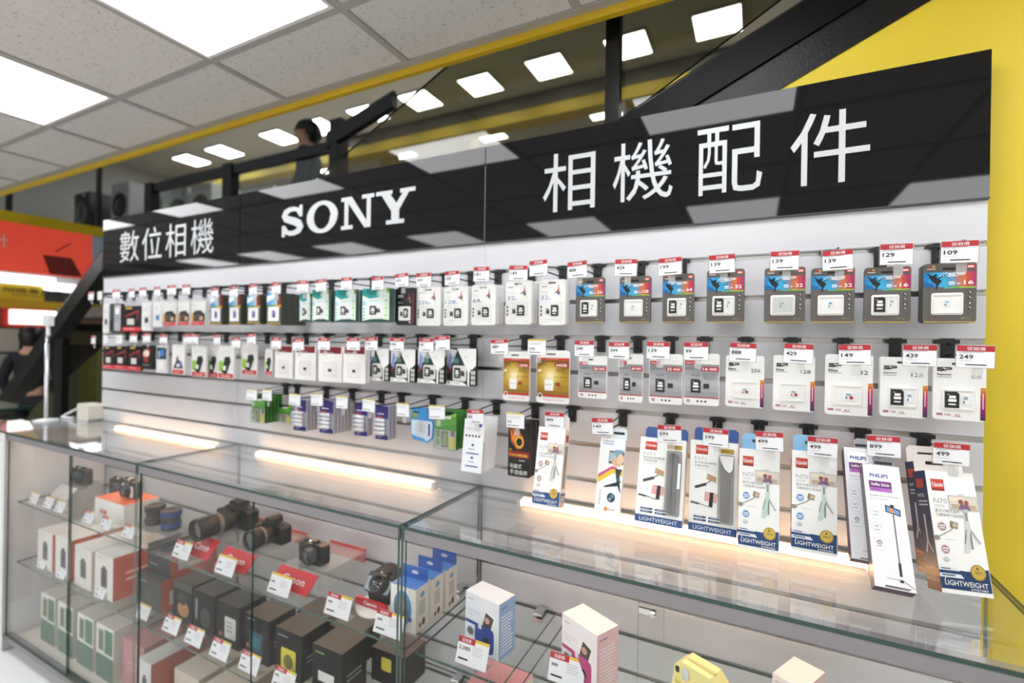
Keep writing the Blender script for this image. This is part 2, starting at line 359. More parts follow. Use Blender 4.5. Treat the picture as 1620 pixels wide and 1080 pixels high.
GLY = {
 'S': letters_S(),
 'O': ring(.5, .5, .5, .52, .27, .39),
 'N': [R_(.10, .0, .22, 1), R_(.78, .0, .90, 1), [(.10, 1), (.72, 0), (.90, 0), (.32, 1)], R_(0, 0, .36, .12), R_(0, .88, .2, 1), R_(.64, .88, 1, 1)],
 'Y': [R_(.40, 0, .60, .45), R_(.27, 0, .73, .12), [(.40, .38), (.60, .48), (.30, 1), (.08, 1)], [(.44, .46), (.60, .40), (.90, 1), (.76, 1)], R_(0, .88, .42, 1), R_(.62, .88, 1, 1)],
}
def glyph(parent, ch, x0, x1, z0, z1, y=-.0068):
    m = MB()
    for k, pl in enumerate(GLY[ch]):
        pts = [(x0+(x1-x0)*p[0], z0+(z1-z0)*p[1]) for p in pl]
        ar = sum(pts[i][0]*pts[(i+1) % len(pts)][1]-pts[(i+1) % len(pts)][0]*pts[i][1] for i in range(len(pts)))
        if ar < 0: pts = pts[::-1]
        m.prism(pts, y-.00012*k, y+.0009, LETM)
    return m.build('sign_letter', parent)
def cjk(parent, ch, x0, x1, z0, z1, y=-.0066, bold=0.):
    m = MB(); m.T = Matrix.Translation((0, y, 0)); m.text(ch, x0, z0, x1, z1, LETM, 0, bold); return m.build('sign_letter', parent)
def signboard(b, label):
    x0, x1 = PX[b] + (.0 if b == 0 else .0015), PX[b+1] - (.0015 if b < 2 else 0)
    o = thing('sign_board', label, 'sign', (x0, 0, ZSB), group='black sign boards above the slat wall')
    m = MB(); m.box(0, -.006, 0, x1-x0, .009, ZST-ZSB, SIGNB); m.build('panel', o)
    if b == 2: js = MB(); js.box(-.0028, -.0035, .0, -.0002, .006, (ZST-ZSB)*.80, M('#f2f2f2', .4)); js.build('joint_strip', o)
    sm = MB(); sm.box(0, -.0075, -.004, x1-x0, .004, 0, M('#4a4a4e', .4, metal=.6)); sm.build('bottom_edging', o)
    return o, x0
o, x0 = signboard(0, 'glossy black sign board with four small white Chinese characters at the far left')
zz = lambda z: z - ZSB
for ch, a, b in zip('數位相機', (190, 225, 262, 302), (220, 256, 294, 338)):
    A, B = aty(a, 385, -.006), aty(b, 385, -.006); cjk(o, ch, A.x-x0, B.x-x0, zz(2.020), zz(2.178))
o, x0 = signboard(1, 'glossy black sign board with four bold white slab-serif letters in the middle')
for ch, a, b in zip('SONY', (445, 486, 540, 595), (482, 535, 592, 657)):
    A, B = aty(a, 345, -.006), aty(b, 335, -.006); glyph(o, ch, A.x-x0, B.x-x0, zz(2.050), zz(2.168))
o, x0 = signboard(2, 'glossy black sign board with four large white Chinese characters beside the yellow wall')
for ch, a, b, t, bt in (('相', 860, 942, 240, 333), ('機', 970, 1065, 222, 316), ('配', 1103, 1206, 198, 305), ('件', 1250, 1376, 175, 290)):
    mid = (a+b)/2; A, B = aty(a, 260, -.006), aty(b, 260, -.006)
    cjk(o, ch, A.x-x0, B.x-x0, zz(aty(mid, bt, -.006).z), zz(aty(mid, t, -.006).z))

# ================================================================== GLASS DISPLAY CASES
CX = [-3.05, -1.945, -.762, .428]; YF = -.385
def sheet(x0, y0, z0, x1, y1, z1, mat=GLASS, edge=GEDGE):
    """a glass sheet: big faces clear, narrow edges green"""
    m = MB(); d = [x1-x0, y1-y0, z1-z0]; ax = d.index(min(d))
    vs = [(x0,y0,z0),(x1,y0,z0),(x1,y1,z0),(x0,y1,z0),(x0,y0,z1),(x1,y0,z1),(x1,y1,z1),(x0,y1,z1)]
    F = {2: [(0,3,2,1),(4,5,6,7)], 1: [(0,1,5,4),(2,3,7,6)], 0: [(1,2,6,5),(3,0,4,7)]}
    for k in F: m.add(vs, F[k], mat if k == ax else edge)
    return m
CASEN = ['at the far left end', 'in the middle', 'at the right end by the yellow wall']
CW = M('#e4e4e6', .4); DECK = M('#dcd3c6', .5)
for c in range(3):
    x0, x1 = CX[c], CX[c+1]; L = x1-x0
    o = thing('display_case', f'glass display counter with sliding doors {CASEN[c]}', 'display case', (x0, YF, 0), group='glass display counters')
    D = -YF - .002
    xl = -.37 if c == 0 else 0.001
    sheet(xl, 0, ZT-.008, L-.001, D, ZT, GTOP).build('glass_top', o)
    m = MB(); m.box(.004, .006, ZT-.036, L-.004, .036, ZT-.0085, M('#938f94', .45, metal=.2)); m.build('door_track', o)
    m = MB(); m.box(.004, .006, .255, L-.004, .036, .275, ALUD); m.build('door_track', o)
    mid = {0: -2.465, 1: -1.33, 2: -.17}[c] - x0
    lap = .025 if c == 2 else .008
    sheet(.010, .010, .276, mid+lap, .015, ZT-.037, GDOOR).build('glass_door', o)
    sheet(mid-lap, .022, .276, L-.010, .027, ZT-.037, GDOOR).build('glass_door', o)
    if c == 2:
        m = MB(); m.box(mid-.02, .004, ZT-.06, mid+.012, .01, ZT-.05, CHROME); m.lathe([(0, -.004), (.006, -.004), (.006, .01)], 12, CHROME, 'y', (mid+.006, 0, ZT-.055)); m.build('lock', o)
    for xs in (.002, L-.0085): sheet(xs, .004, .2, xs+.0065, D, ZT-.0085, GDOOR).build('side_pane', o)
    m = MB(); m.box(.009, .036, .235, L-.009, D, .255, DECK); m.build('deck', o)
    m = MB(); m.box(0, .0, .0, L, D, .2, CW); m.box(0, -.085, .12, L, 0, .2, CW); m.build('plinth', o)
    rng = [(.012, L-.012)] if c < 2 else [(.017, .262), (.30, L-.012)]
    for z in (.868, .59):
        for a, b in rng:
            s = sheet(a, .045, z, b, D-.012, z+.007, GSHELF).build('glass_shelf', o)
            for q in (a+.04, b-.04):
                m = MB(); m.box(q-.013, D-.05, z-.010, q+.013, D, z-.0005, CHROME); m.box(q-.013, D-.05, z+.0075, q+.013, D-.002, z+.0135, CHROME); m.build('shelf_clip', s)
m = MB(); m.box(-3.42, -.385, 0, -3.0515, .0, ZT-.0085, CW); m.box(-3.40, -.387, .1, -3.07, -.385, 1.15, M('#f0f0f0', .4))
tag(m.build('corner_cabinet'), 'white corner cabinet closing the left end of the glass counter', 'cabinet')
LEDM = emit('warm_led', '#ffc890', LED)
for n, (a, b) in enumerate(((-2.91, -2.06), (-1.81, -.92), (-.62, .235))):
    o = thing('led_strip', f'warm glowing tube light under the counter glass, {ORD[n+1]} from the left', 'strip light', (a, -.02, 1.176), group='warm tube lights under the glass')
    m = MB(); m.lathe([(0, .012), (.0065, .012), (.0065, b-a-.012), (0, b-a-.012)], 12, LEDM, 'x'); m.build('tube', o)
    for q in (0, b-a-.012):
        m = MB(); m.box(q, -.011, -.011, q+.012, .011, .011, M('#f0f0f0', .4), ); m.build('end_cap', o)
    m = MB(); m.box(.0, .0085, .001, b-a, .0165, .0155, M('#f0f0f0', .4)); m.box(0, .0085, -.011, b-a, .0165, -.009, M('#f0f0f0', .4)); m.build('housing', o)

# things on the counter end
o = thing('display_pole', 'thin silver pole on a round foot standing on the left end of the glass counter', 'pole stand', (-3.25, -.172, ZT))
m = MB(); m.lathe([(0, 0), (.05, 0), (.05, .008), (.012, .016), (0, .016)], 20, M('#e8e8ea', .3), 'z'); m.build('foot', o)
m = MB(); m.lathe([(.009, .012), (.009, .40), (.006, .40), (.006, .50)], 12, M('#c9c9cf', .25, metal=.7), 'z'); m.build('pole', o)
m = MB(); m.box(-.03, -.01, .49, .045, .01, .545, M('#d9dbe0', .3)); m.tube([(.01, 0, .5), (.04, -.01, .44)], .008, M('#cfcfd4', .3), 8); m.build('holder', o)
o = thing('power_adapter', 'cream power adapter box with a white cable at the end of the white wall', 'adapter', (-3.14, -.03, ZT))
m = MB(); m.rbox(-.06, -.035, 0, .06, .03, .085, .012, M('#ddd8cc', .5)); m.build('case', o)
m = MB(); m.tube([(-.055, 0, .06), (-.09, .0, .06), (-.14, -.005, .045), (-.20, -.03, .012), (-.16, -.06, .007), (-.07, -.05, .007)], .006, M('#eeeeee', .5), 8); m.build('cable', o)

# ================================================================== PACKS AND HOOKS
class PK(MB):
    """print on a front face w x h; u,v run 0..1 from the lower left corner; the face hangs from its top centre"""
    def __init__(s, w, h): super().__init__(); s.w, s.h = w, h
    def X(s, u): return (u-.5)*s.w
    def Z(s, v): return (v-1)*s.h
    def r(s, a, b, c, d, mat, lv=1): s.rect(s.X(a), s.Z(b), s.X(c), s.Z(d), mat, lv)
    def rr(s, a, b, c, d, rad, mat, lv=1): s.poly(s.rrect(s.X(a), s.Z(b), s.X(c), s.Z(d), rad*s.w, 2), mat, lv)
    def p(s, pts, mat, lv=1): s.poly([(s.X(a), s.Z(b)) for a, b in pts], mat, lv)
    def e(s, u, v, ru, rv, mat, lv=1, n=14): s.ell(s.X(u), s.Z(v), ru*s.w, rv*s.h, mat, lv, n)
    def t(s, txt, a, b, c, d, mat, lv=2, bold=0., shear=0.): s.text(txt, s.X(a), s.Z(b), s.X(c), s.Z(d), mat, lv, bold, True, shear)
    def g(s, a, b, c, d, cols, lv=1, vert=False): s.grad(s.X(a), s.Z(b), s.X(c), s.Z(d), cols, lv, vert)
    def ln(s, a, b, c, d, n, mat, lv=2, fill=.4, seed=0): s.lines(s.X(a), s.Z(b), s.X(c), s.Z(d), n, mat, lv, fill, seed)
    def bx(s, a, b, c, d, y0, y1, mat): s.box(s.X(a), y0, s.Z(b), s.X(c), y1, s.Z(d), mat)
    def stroke(s, pts, wd, mat, lv=1):
        """a bar of width wd (in units of w) along normalised points"""
        q = [(s.X(a), s.Z(b)) for a, b in pts]
        for i in range(len(q)-1):
            (x0, z0), (x1, z1) = q[i], q[i+1]; d = math.hypot(x1-x0, z1-z0); nx, nz = -(z1-z0)/d*wd*s.w/2, (x1-x0)/d*wd*s.w/2
            s.poly([(x0-nx, z0-nz), (x1-nx, z1-nz), (x1+nx, z1+nz), (x0+nx, z0+nz)], mat, lv+.3*i)
def pm(c): return M(c, .42)
W_, K_, GR, LG = pm('#f3f3f2'), pm('#1a1a1c'), pm('#8b8b8f'), pm('#c9c9cc')
def logo_sp(a, u0, v0, u1, v1, mat, lv=3, wd=.018):
    U = lambda t: u0+(u1-u0)*t; V = lambda t: v0+(v1-v0)*t
    a.stroke([(U(.44), V(.95)), (U(.06), V(.95)), (U(.06), V(.55)), (U(.44), V(.5)), (U(.44), V(.08)), (U(0), V(.08))], wd, mat, lv)
    a.stroke([(U(.56), V(-.02)), (U(.56), V(.5))], wd, mat, lv); a.stroke([(U(.5), V(.95)), (U(.96), V(.95)), (U(.96), V(.5)), (U(.62), V(.45))], wd, mat, lv)
def cardbody(name, w, h, t, mat, rad=.004, side=None):
    m = PK(w, h); m.rbox(-w/2, 0, -h, w/2, t, 0, rad, mat, side); return m.build(name)
def sd_adapter(root, w, h, u0, v0, u1, v1, y, body='#1f1f21', txt=True):
    m = PK(w, h); a, b, c, d = m.X(u0), m.Z(v0), m.X(u1), m.Z(v1); q = (c-a)*.18
    m.prism([(a, b), (c, b), (c, d-q), (c-q, d), (a, d)], y-.0016, y, M(body, .35)); m.T = Matrix.Translation((0, y-.0016, 0))
    if txt:
        k = u1-u0; j = v1-v0
        m.r(u0+k*.12, v0+j*.80, u0+k*.34, v0+j*.86, GR, 2); m.r(u0+k*.28, v0+j*.60, u0+k*.75, v0+j*.76, W_, 2); m.r(u0+k*.22, v0+j*.38, u0+k*.80, v0+j*.55, W_, 2); m.r(u0+k*.24, v0+j*.18, u0+k*.76, v0+j*.26, W_, 2)
    m.build('adapter_card', root)
def micro(root, w, h, u0, v0, u1, v1, y, body='#e8eef0', acc='#9fb4bd', dark=None):
    m = PK(w, h); a, b, c, d = m.X(u0), m.Z(v0), m.X(u1), m.Z(v1); k = c-a
    m.prism([(a, b), (c, b), (c, d-k*.45), (c-k*.18, d-k*.3), (c-k*.18, d), (a, d)], y-.0012, y, M(body, .35)); m.T = Matrix.Translation((0, y-.0012, 0))
    m.rect(a+k*.15, b+(d-b)*.55, c-k*.25, b+(d-b)*.85, pm(acc), 2)
    if dark: m.rect(a+k*.55, b+(d-b)*.1, c-k*.04, b+(d-b)*.5, pm(dark), 2)
    m.rect(a+k*.1, b+(d-b)*.12, a+k*.3, b+(d-b)*.4, pm('#55606a'), 2)
    m.build('memory_card', root)
def tray(root, w, h, u0, v0, u1, v1, t=.003, mat=None, clear=True):
    m = PK(w, h); mat = mat or M('#eeedea', .3)
    m.prism(m.rrect(m.X(u0), m.Z(v0), m.X(u1), m.Z(v1), .05*w), -.0012, 0, mat)
    o = m.build('blister_tray', root)
    if clear:
        m = PK(w, h); e = .03; R = M('#f3f2f0', .2, coat=.3)
        for q in ((u0+e, v0+e, u1-e, v0+e+.012), (u0+e, v1-e-.012, u1-e, v1-e), (u0+e, v0+e+.012, u0+e+.018, v1-e-.012), (u1-e-.018, v0+e+.012, u1-e, v1-e-.012)): m.bx(q[0], q[1], q[2], q[3], -.0030, -.0012, R)
        m.build('blister_rim', o)
    return -.0012
# ---- the kinds; each returns (root, thickness)
def k_sp(w, h, cap='32', inner='both', **k):
    t = .006; root = cardbody('memory_card_pack', w, h, t, M('#5f5b58', .4), .006, M('#3b3937', .4))
    a = PK(w, h)
    a.r(.02, .0, .98, .018, M('#c9a94e', .3, metal=.5), 1)
    a.g(.012, .60, .988, .85, ['#1f86c8', '#239ad8', '#2ba6e2', '#31acdf', '#3aa6d6', '#4a9cc6', '#7f8fb0', '#c07a6a', '#d8733f', '#cc4650', '#b32a62'], 1)
    a.p([(.012, .60), (.25, .60), (.18, .66), (.012, .70)], pm('#14629f'), 2)
    for i, (c, x) in enumerate((('#4aa7a0', .40), ('#5fb04a', .52), ('#8cbf3c', .7))): a.r(x, .575, .985, .60, pm(c), 1+i*.4)
    K2 = pm('#1c2630')
    a.p([(.10, .78), (.20, .80), (.30, .74), (.36, .70), (.30, .64), (.27, .56), (.24, .56), (.25, .64), (.17, .70)], K2, 3)
    a.e(.235, .80, .03, .022, K2, 4, 8); a.stroke([(.20, .76), (.08, .83)], .03, K2, 3); a.stroke([(.30, .75), (.42, .81)], .028, K2, 5)
    for i in range(7):
        for j in range(3):
            if (i+j) % 2: a.r(.30+i*.025, .765+j*.02+i*.006, .318+i*.025, .78+j*.02+i*.006, W_, 6)
    logo_sp(a, .46, .775, .78, .825, W_, 7, .022)
    a.t(cap, .76, .635, .94 if len(cap) > 1 else .86, .70, W_, 7, .02)
    a.r(.48, .66, .60, .685, pm('#e8f4fa'), 7); a.r(.48, .63, .60, .65, pm('#cfe7f4'), 7); a.r(.63, .64, .70, .66, pm('#cfe7f4'), 7)
    a.e(.12, .94, .028, .016, pm('#c8302c'), 2, 8); a.e(.20, .95, .035, .02, pm('#d6a23c'), 2, 8); a.r(.07, .90, .24, .915, pm('#d9d6d2'), 2)
    a.rr(.80, .90, .97, .965, .02, pm('#c2323a'), 2); a.r(.83, .915, .94, .945, pm('#f1d9d6'), 3)
    a.rr(.37, .885, .63, .925, .01, K_, 2)
    for i in range(4):
        z = .50-i*.085; a.r(.845, z-.025, .915, z+.025, pm('#3a3735'), 2); a.p([(.86, z-.018), (.90, z-.018), (.88, z+.02)] if i == 2 else [(.858, z+.012), (.90, z-.015), (.905, z-.002), (.87, z+.02)], W_, 3)
    a.r(.16, .085, .5, .093, pm('#8a3550'), 2); a.t('SP', .72, .055, .80, .085, pm('#b7a85a'), 2); a.r(.81, .06, .9, .075, pm('#8b8050'), 2)
    a.build('printed_front', root)
    y = tray(root, w, h, .16, .13, .76, .50)
    if inner == 'both': sd_adapter(root, w, h, .22, .19, .46, .46, y); micro(root, w, h, .55, .27, .66, .42, y)
    elif inner == 'foil':
        m = PK(w, h); m.T = Matrix.Translation((0, y, 0)); m.r(.20, .16, .72, .47, M('#d9dcdf', .18, metal=.8), 2); m.build('foil_insert', root); micro(root, w, h, .38, .27, .52, .38, y-.001, '#c9d2d6')
    else: micro(root, w, h, .40, .27, .52, .38, y, '#dfeaf0', '#5f9fc8' if inner == 'blue' else '#a9c3c9')
    return root, t
def k_spw(w, h, cap='64', kind='Superior', **k):
    t = .005; root = cardbody('memory_card_pack', w, h, t, M('#f0f0ef', .35), .006)
    a = PK(w, h); a.rr(.36, .895, .62, .93, .01, K_, 1)
    logo_sp(a, .07, .795, .36, .85, K_, 2, .026)
    a.t(kind, .07, .715, .27 if kind == 'Elite' else .36, .755, pm('#3c3c3e'), 2, .02); a.ln(.07, .68, .45, .70, 1, GR, 2)
    a.t(cap, .72 if len(cap) < 3 else .66, .68, .90, .745, pm('#3b3b3d'), 2)
    a.g(.90, .02, .997, .54, ['#4a1c50', '#5d1d55', '#7a1c58', '#8e1f5c', '#9c225c', '#a6265a', '#b02e56', '#c0443f', '#d0672e', '#d88626'], 1, True)
    a.r(.935, .2, .958, .45, pm('#e7c3d4'), 2)
    a.r(.07, .07, .19, .085, pm('#b02a63'), 2); a.t('V30', .22, .065, .34, .10, pm('#b02a63'), 2, .01, .2); a.t('A2' if kind == 'Superior' else 'A1', .42, .065, .52, .10, pm('#b02a63'), 2, .01); a.r(.38, .055, .56, .06, pm('#b02a63'), 2); a.r(.07, .093, .19, .105, pm('#b02a63'), 2)
    a.build('printed_front', root)
    y = tray(root, w, h, .16, .15, .80, .52, mat=M('#ecebe8', .25))
    if kind == 'Superior': sd_adapter(root, w, h, .23, .20, .50, .46, y); micro(root, w, h, .56, .26, .69, .41, y, '#e9eef1', '#8fa6b4')
    else: micro(root, w, h, .42, .26, .60, .38, y, '#e9eef1', '#9db1bd', '#b02a3a')
    return root, t
def k_gold(w, h, cap='64', **k):
    t = .004; root = cardbody('memory_card_pack', w, h, t, M('#f5f5f4', .35), .008)
    a = PK(w, h); a.rr(.30, .915, .58, .94, .02, K_, 1)
    a.g(.01, .13, .99, .85, ['#8f6a12', '#a27c1c', '#b08a25', '#b08a25', '#a8801e', '#8f6a12', '#7c5a0e'], 1, True)
    for i, (rx, rz, c) in enumerate(((.42, .26, '#b8932e'), (.34, .21, '#c8a645'), (.26, .16, '#d8bc66'), (.17, .11, '#e6d08c'), (.1, .06, '#f1e3b4'))): a.e(.42, .52, rx, rz, pm(c), 2+i*.5, 18)
    a.r(.01, .81, .99, .86, pm('#c8402e'), 2); a.ln(.30, .825, .8, .845, 1, pm('#e9b9a8'), 3)
    a.rr(.56, .69, .97, .765, .03, pm('#b3202c'), 5); a.t(cap+'GB', .60, .70, .92, .75, W_, 6, .02)
    a.ln(.05, .70, .28, .74, 2, pm('#5f4a10'), 5); a.e(.10, .61, .05, .03, pm('#f3e9c8'), 5); a.ln(.05, .56, .25, .58, 1, pm('#4b3a0c'), 5)
    a.ln(.6, .58, .93, .66, 4, pm('#7e6216'), 5); [a.e(.56+i*.09, .50, .02, .012, pm('#4a390b'), 5, 6) for i in range(5)]
    a.r(.01, .12, .99, .165, pm('#c03527'), 3); a.e(.12, .14, .07, .05, W_, 4); a.e(.12, .14, .05, .035, pm('#3b3b3b') if cap == '64' else pm('#c0352a'), 5)
    a.t('Gigastone', .22, .035, .82, .095, pm('#c2606c'), 2, -.01)
    a.build('printed_front', root)
    m = PK(w, h); m.prism(m.rrect(m.X(.26), m.Z(.24), m.X(.52), m.Z(.45), .02*w), -.0016, 0, M('#f4f4f2', .3)); m.T = Matrix.Translation((0, -.0016, 0)); m.t('micro', .30, .34, .48, .375, GR, 2); m.r(.31, .27, .46, .275, LG, 2); m.build('adapter_card', root)
    m = PK(w, h); m.rbox(m.X(.58), -.0014, m.Z(.33), m.X(.72), 0, m.Z(.40), .001, M('#8f3b22', .4)); m.build('memory_card', root)
    return root, t
def k_grey(w, h, cap='32', **k):
    t = .004; root = cardbody('memory_card_pack', w, h, t, M('#f4f4f3', .35), .006)
    a = PK(w, h); a.r(.36, .90, .52, .93, K_, 1)
    a.g(.015, .155, .985, .79, ['#9a9a9d', '#a6a6a9', '#b0b0b3', '#a9a9ad', '#9d9da1', '#939397'], 1, True)
    a.rr(.02, .785, .33, .86, .02, pm('#c23040'), 3); a.t('Gigast', .05, .80, .28, .835, W_, 4)
    a.rr(.50, .66, .99, .745, .03, pm('#b52436'), 3); a.t(cap, .54, .675, .68, .73, W_, 4, .03); a.r(.72, .68, .93, .725, pm('#e9b7bd'), 4)
    a.ln(.04, .68, .42, .72, 2, pm('#7c7c80'), 3); a.ln(.55, .50, .93, .62, 5, pm('#8a8a8f'), 3)
    for i in range(4): a.p([(.22+i*.06, .555), (.255+i*.06, .555), (.238+i*.06, .60+.01*(i % 2))], pm('#55555a'), 3)
    a.r(.015, .14, .985, .16, pm('#b52436'), 3); a.e(.13, .075, .05, .03, pm('#9c3040'), 2); a.r(.115, .06, .145, .09, W_, 3)
    for i in range(3): a.e(.40+i*.11, .075, .035, .02, pm('#4c4c50'), 2, 8)
    a.build('printed_front', root)
    sd_adapter(root, w, h, .20, .24, .48, .50, 0, '#2a2a2c'); m = PK(w, h); m.rbox(m.X(.56), -.0012, m.Z(.33), m.X(.72), 0, m.Z(.42), .001, M('#2c2c30', .4)); m.build('memory_card', root)
    return root, t
def bird(a, u, v, s, lv=2):
    for pts, c in (([(0, .1), (.12, .45), (.20, 1.0), (.26, .5), (.22, .1)], '#b5272f'), ([(-.45, -.12), (-.1, .12), (.12, .18), (.2, .0), (0, -.05)], '#a4203a'), ([(.0, -.1), (.28, .05), (.36, -.22), (.12, -.35)], '#2c4fa8'), ([(.28, .1), (.40, .15), (.46, -.1), (.36, -.2)], '#3aa055'), ([(.34, -.25), (.48, -.3), (.44, -.7), (.38, -.5)], '#e0b13a'), ([(.26, .3), (.34, .25), (.34, .08), (.24, .08)], '#e07a2c')):
        a.p([(u+p[0]*s, v+p[1]*s*.72) for p in pts], pm(c), lv); lv += .4
def k_parrot(w, h, cap='64', **k):
    t = .007; root = cardbody('memory_card_pack', w, h, t, M('#efefee', .35), .007)
    a = PK(w, h); a.rr(.34, .91, .62, .945, .01, pm('#3a3a3c'), 1)
    bird(a, .68, .72, .26); a.t(cap, .06, .56, .06+.145*len(cap), .655, pm('#5d7fb9') if cap != '64' else pm('#55578f'), 2, -.005); a.r(.08+.145*len(cap), .565, .14+.145*len(cap), .585, pm('#8b93b8'), 2)
    a.ln(.1, .82, .35, .86, 1, pm('#7b79a8'), 2); a.ln(.08, .70, .42, .73, 1, LG, 2)
    for i in range(3): a.r(.05, .20+i*.085, .11, .26+i*.085, pm('#4a4a4e'), 2)
    a.r(.06, .50, .94, .506, LG, 2); a.ln(.1, .05, .5, .07, 1, LG, 2); a.ln(.75, .05, .9, .08, 1, LG, 2)
    a.build('printed_front', root)
    y = tray(root, w, h, .16, .13, .86, .49, mat=M('#ebebea', .3), clear=False)
    sd_adapter(root, w, h, .46, .20, .74, .44, y, '#222225'); micro(root, w, h, .28, .25, .40, .36, y, '#2e2e33', '#8a8a90')
    return root, t
def k_black(w, h, **k):
    t = .007; root = cardbody('memory_card_pack', w, h, t, M('#17171a', .3), .007)
    a = PK(w, h); bird(a, .66, .70, .26); a.ln(.1, .72, .4, .80, 2, LG, 2); a.r(.88, .06, .93, .85, pm('#8f2f3a'), 2); a.t('micro', .1, .58, .35, .63, LG, 2); a.ln(.1, .07, .3, .09, 1, GR, 2); a.r(.7, .05, .8, .09, LG, 2)
    a.build('printed_front', root); y = tray(root, w, h, .14, .12, .78, .50, mat=M('#e9e9e8', .3), clear=False)
    sd_adapter(root, w, h, .42, .20, .66, .44, y); micro(root, w, h, .25, .24, .36, .36, y, '#333338', '#77777c')
    return root, t
def k_green(w, h, **k):
    t = .007; root = cardbody('memory_card_pack', w, h, t, M('#dbe9e6', .35), .002, M('#33564d', .4))
    a = PK(w, h); a.p([(0, 1), (0, .80), (.3, .70), (.62, .74), (.8, 1)], pm('#12908a'), 1); a.p([(.1, 1), (.2, .84), (.45, .80), (.6, 1)], pm('#0d6f6d'), 2); a.e(.78, .90, .14, .12, pm('#e6f0ee'), 3)
    a.r(.83, .86, 1, 1, pm('#7fb23c'), 2); a.p([(0, .0), (1, 0), (1, .05), (.7, .09), (.3, .08), (0, .03)], pm('#123f38'), 1)
    for i in range(6): a.e(.89, .10+i*.105, .055, .035, pm('#9fcf62') if i % 2 else pm('#cfe6a8'), 2, 8)
    for i in range(4): a.e(.06, .10+i*.1, .035, .03, pm('#6aa58f'), 2, 6)
    a.g(.02, .5, .22, .62, ['#8fc8dc', '#b7dbe6', '#d3e9ee'], 2); a.ln(.3, .60, .7, .64, 1, pm('#8fb5ac'), 2)
    a.build('printed_front', root); y = tray(root, w, h, .24, .12, .74, .54, mat=M('#e8e6e6', .3), clear=False)
    sd_adapter(root, w, h, .30, .22, .54, .48, y, '#2c2c30'); micro(root, w, h, .55, .28, .68, .40, y, '#3a3a3f', '#6a6a70')
    return root, t
def k_blue(w, h, **k):
    t = .007; root = cardbody('memory_card_pack', w, h, t, M('#4d5047', .4), .002, M('#454940', .4))
    a = PK(w, h); a.g(0, .60, 1, 1, ['#4b86c9', '#57a0da', '#6fb4e2', '#8abfe0', '#b9c8d0', '#8a4a3a', '#7a1f22'], 1); a.p([(0, .7), (.5, .82), (.8, .95), (.8, 1), (0, .9)], pm('#e8f1f7'), 2); a.g(.0, .55, 1, .62, ['#3f7f4a', '#5e9440', '#a8a03a', '#c99a30'], 2)
    a.r(.02, .0, .98, .06, M('#b79a4e', .3, metal=.4), 1); a.build('printed_front', root)
    y = tray(root, w, h, .1, .1, .86, .56, mat=M('#e9e7e8', .3), clear=False); micro(root, w, h, .42, .22, .62, .44, y, '#6a5fa0', '#8f86bd')
    return root, t
def k_whitered(w, h, **k):
    t = .006; root = cardbody('memory_card_pack', w, h, t, M('#efedeb', .4), .002)
    a = PK(w, h); a.r(.06, .80, .96, .99, pm('#7d1220'), 1); a.t('Transcend', .12, .815, .62, .85, W_, 2); a.ln(.12, .72, .4, .75, 1, LG, 2); a.ln(.7, .68, .88, .72, 1, LG, 2); a.r(.2, .14, .78, .56, pm('#e1dedc'), 1); a.r(.24, .17, .74, .53, pm('#e8e5e3'), 2)
    a.build('printed_front', root); m = PK(w, h); m.bx(.43, .29, .56, .37, -.0015, 0, M('#3c3a3c', .4)); m.build('memory_card', root)
    return root, t
def k_bw(w, h, **k):
    t = .006; root = cardbody('memory_card_pack', w, h, t, M('#1f2422', .4), .002)
    a = PK(w, h); a.p([(.35, 1), (.72, .38), (.72, .0), (.74, 0), (.78, .0), (.78, .36), (1, .0+.55), (1, 1)], W_, 1); a.p([(0, 1), (.36, .95), (.2, .6), (0, .55)], pm('#cfd6dd'), 1); a.p([(.02, .5), (.1, .9), (.2, .75), (.14, .4)], pm('#8f8fc4'), 2); a.p([(0, .3), (.1, .6), (.12, .35)], pm('#7a3030'), 2)
    a.p([(.22, .78), (.42, .72), (.44, .60), (.26, .58)], pm('#3f7a78'), 3); a.p([(0, 0), (.70, 0), (.66, .05), (.55, .10), (0, .12)], W_, 2); a.e(.08, .06, .03, .025, pm('#c0392b'), 3, 8); a.r(.28, .05, .48, .065, GR, 3)
    a.ln(.58, .74, .72, .80, 2, LG, 2); a.r(.82, .02, .99, .45, pm('#20302b'), 2)
    for i in range(2):
        for j in range(3): a.r(.845+i*.075, .05+j*.13, .90+i*.075, .15+j*.13, pm('#d9dedb'), 3)
    a.build('printed_front', root); y = tray(root, w, h, .22, .12, .68, .54, mat=M('#dcdcd8', .3), clear=False); sd_adapter(root, w, h, .27, .20, .48, .48, y, '#26262a'); micro(root, w, h, .50, .26, .62, .40, y, '#2e2e33', '#55555a')
    return root, t
def k_usb(w, h, **k):
    t = .004; root = cardbody('flash_drive_pack', w, h, t, M('#e4e4e2', .35), .003)
    a = PK(w, h); a.r(.05, .02, .97, .16, pm('#c43a36'), 1); a.t('SanDisk', .22, .055, .80, .12, pm('#f2d6d3'), 2, .02); a.p([(.05, .22), (.28, .22), (.34, .40), (.28, .55), (.05, .50)], pm('#8fc22c'), 1); a.ln(.2, .75, .8, .85, 2, pm('#d9cfcf'), 2)
    a.build('printed_front', root); m = PK(w, h)
    m.prism([(m.X(.32), m.Z(.20)), (m.X(.55), m.Z(.16)), (m.X(.80), m.Z(.55)), (m.X(.72), m.Z(.68)), (m.X(.52), m.Z(.66))], -.006, 0, M('#1c2b28', .35)); m.build('flash_drive', root)
    m = PK(w, h); m.bx(.42, .26, .60, .40, -.0075, -.0062, M('#e4e2de', .4)); m.build('drive_label', root)
    return root, t
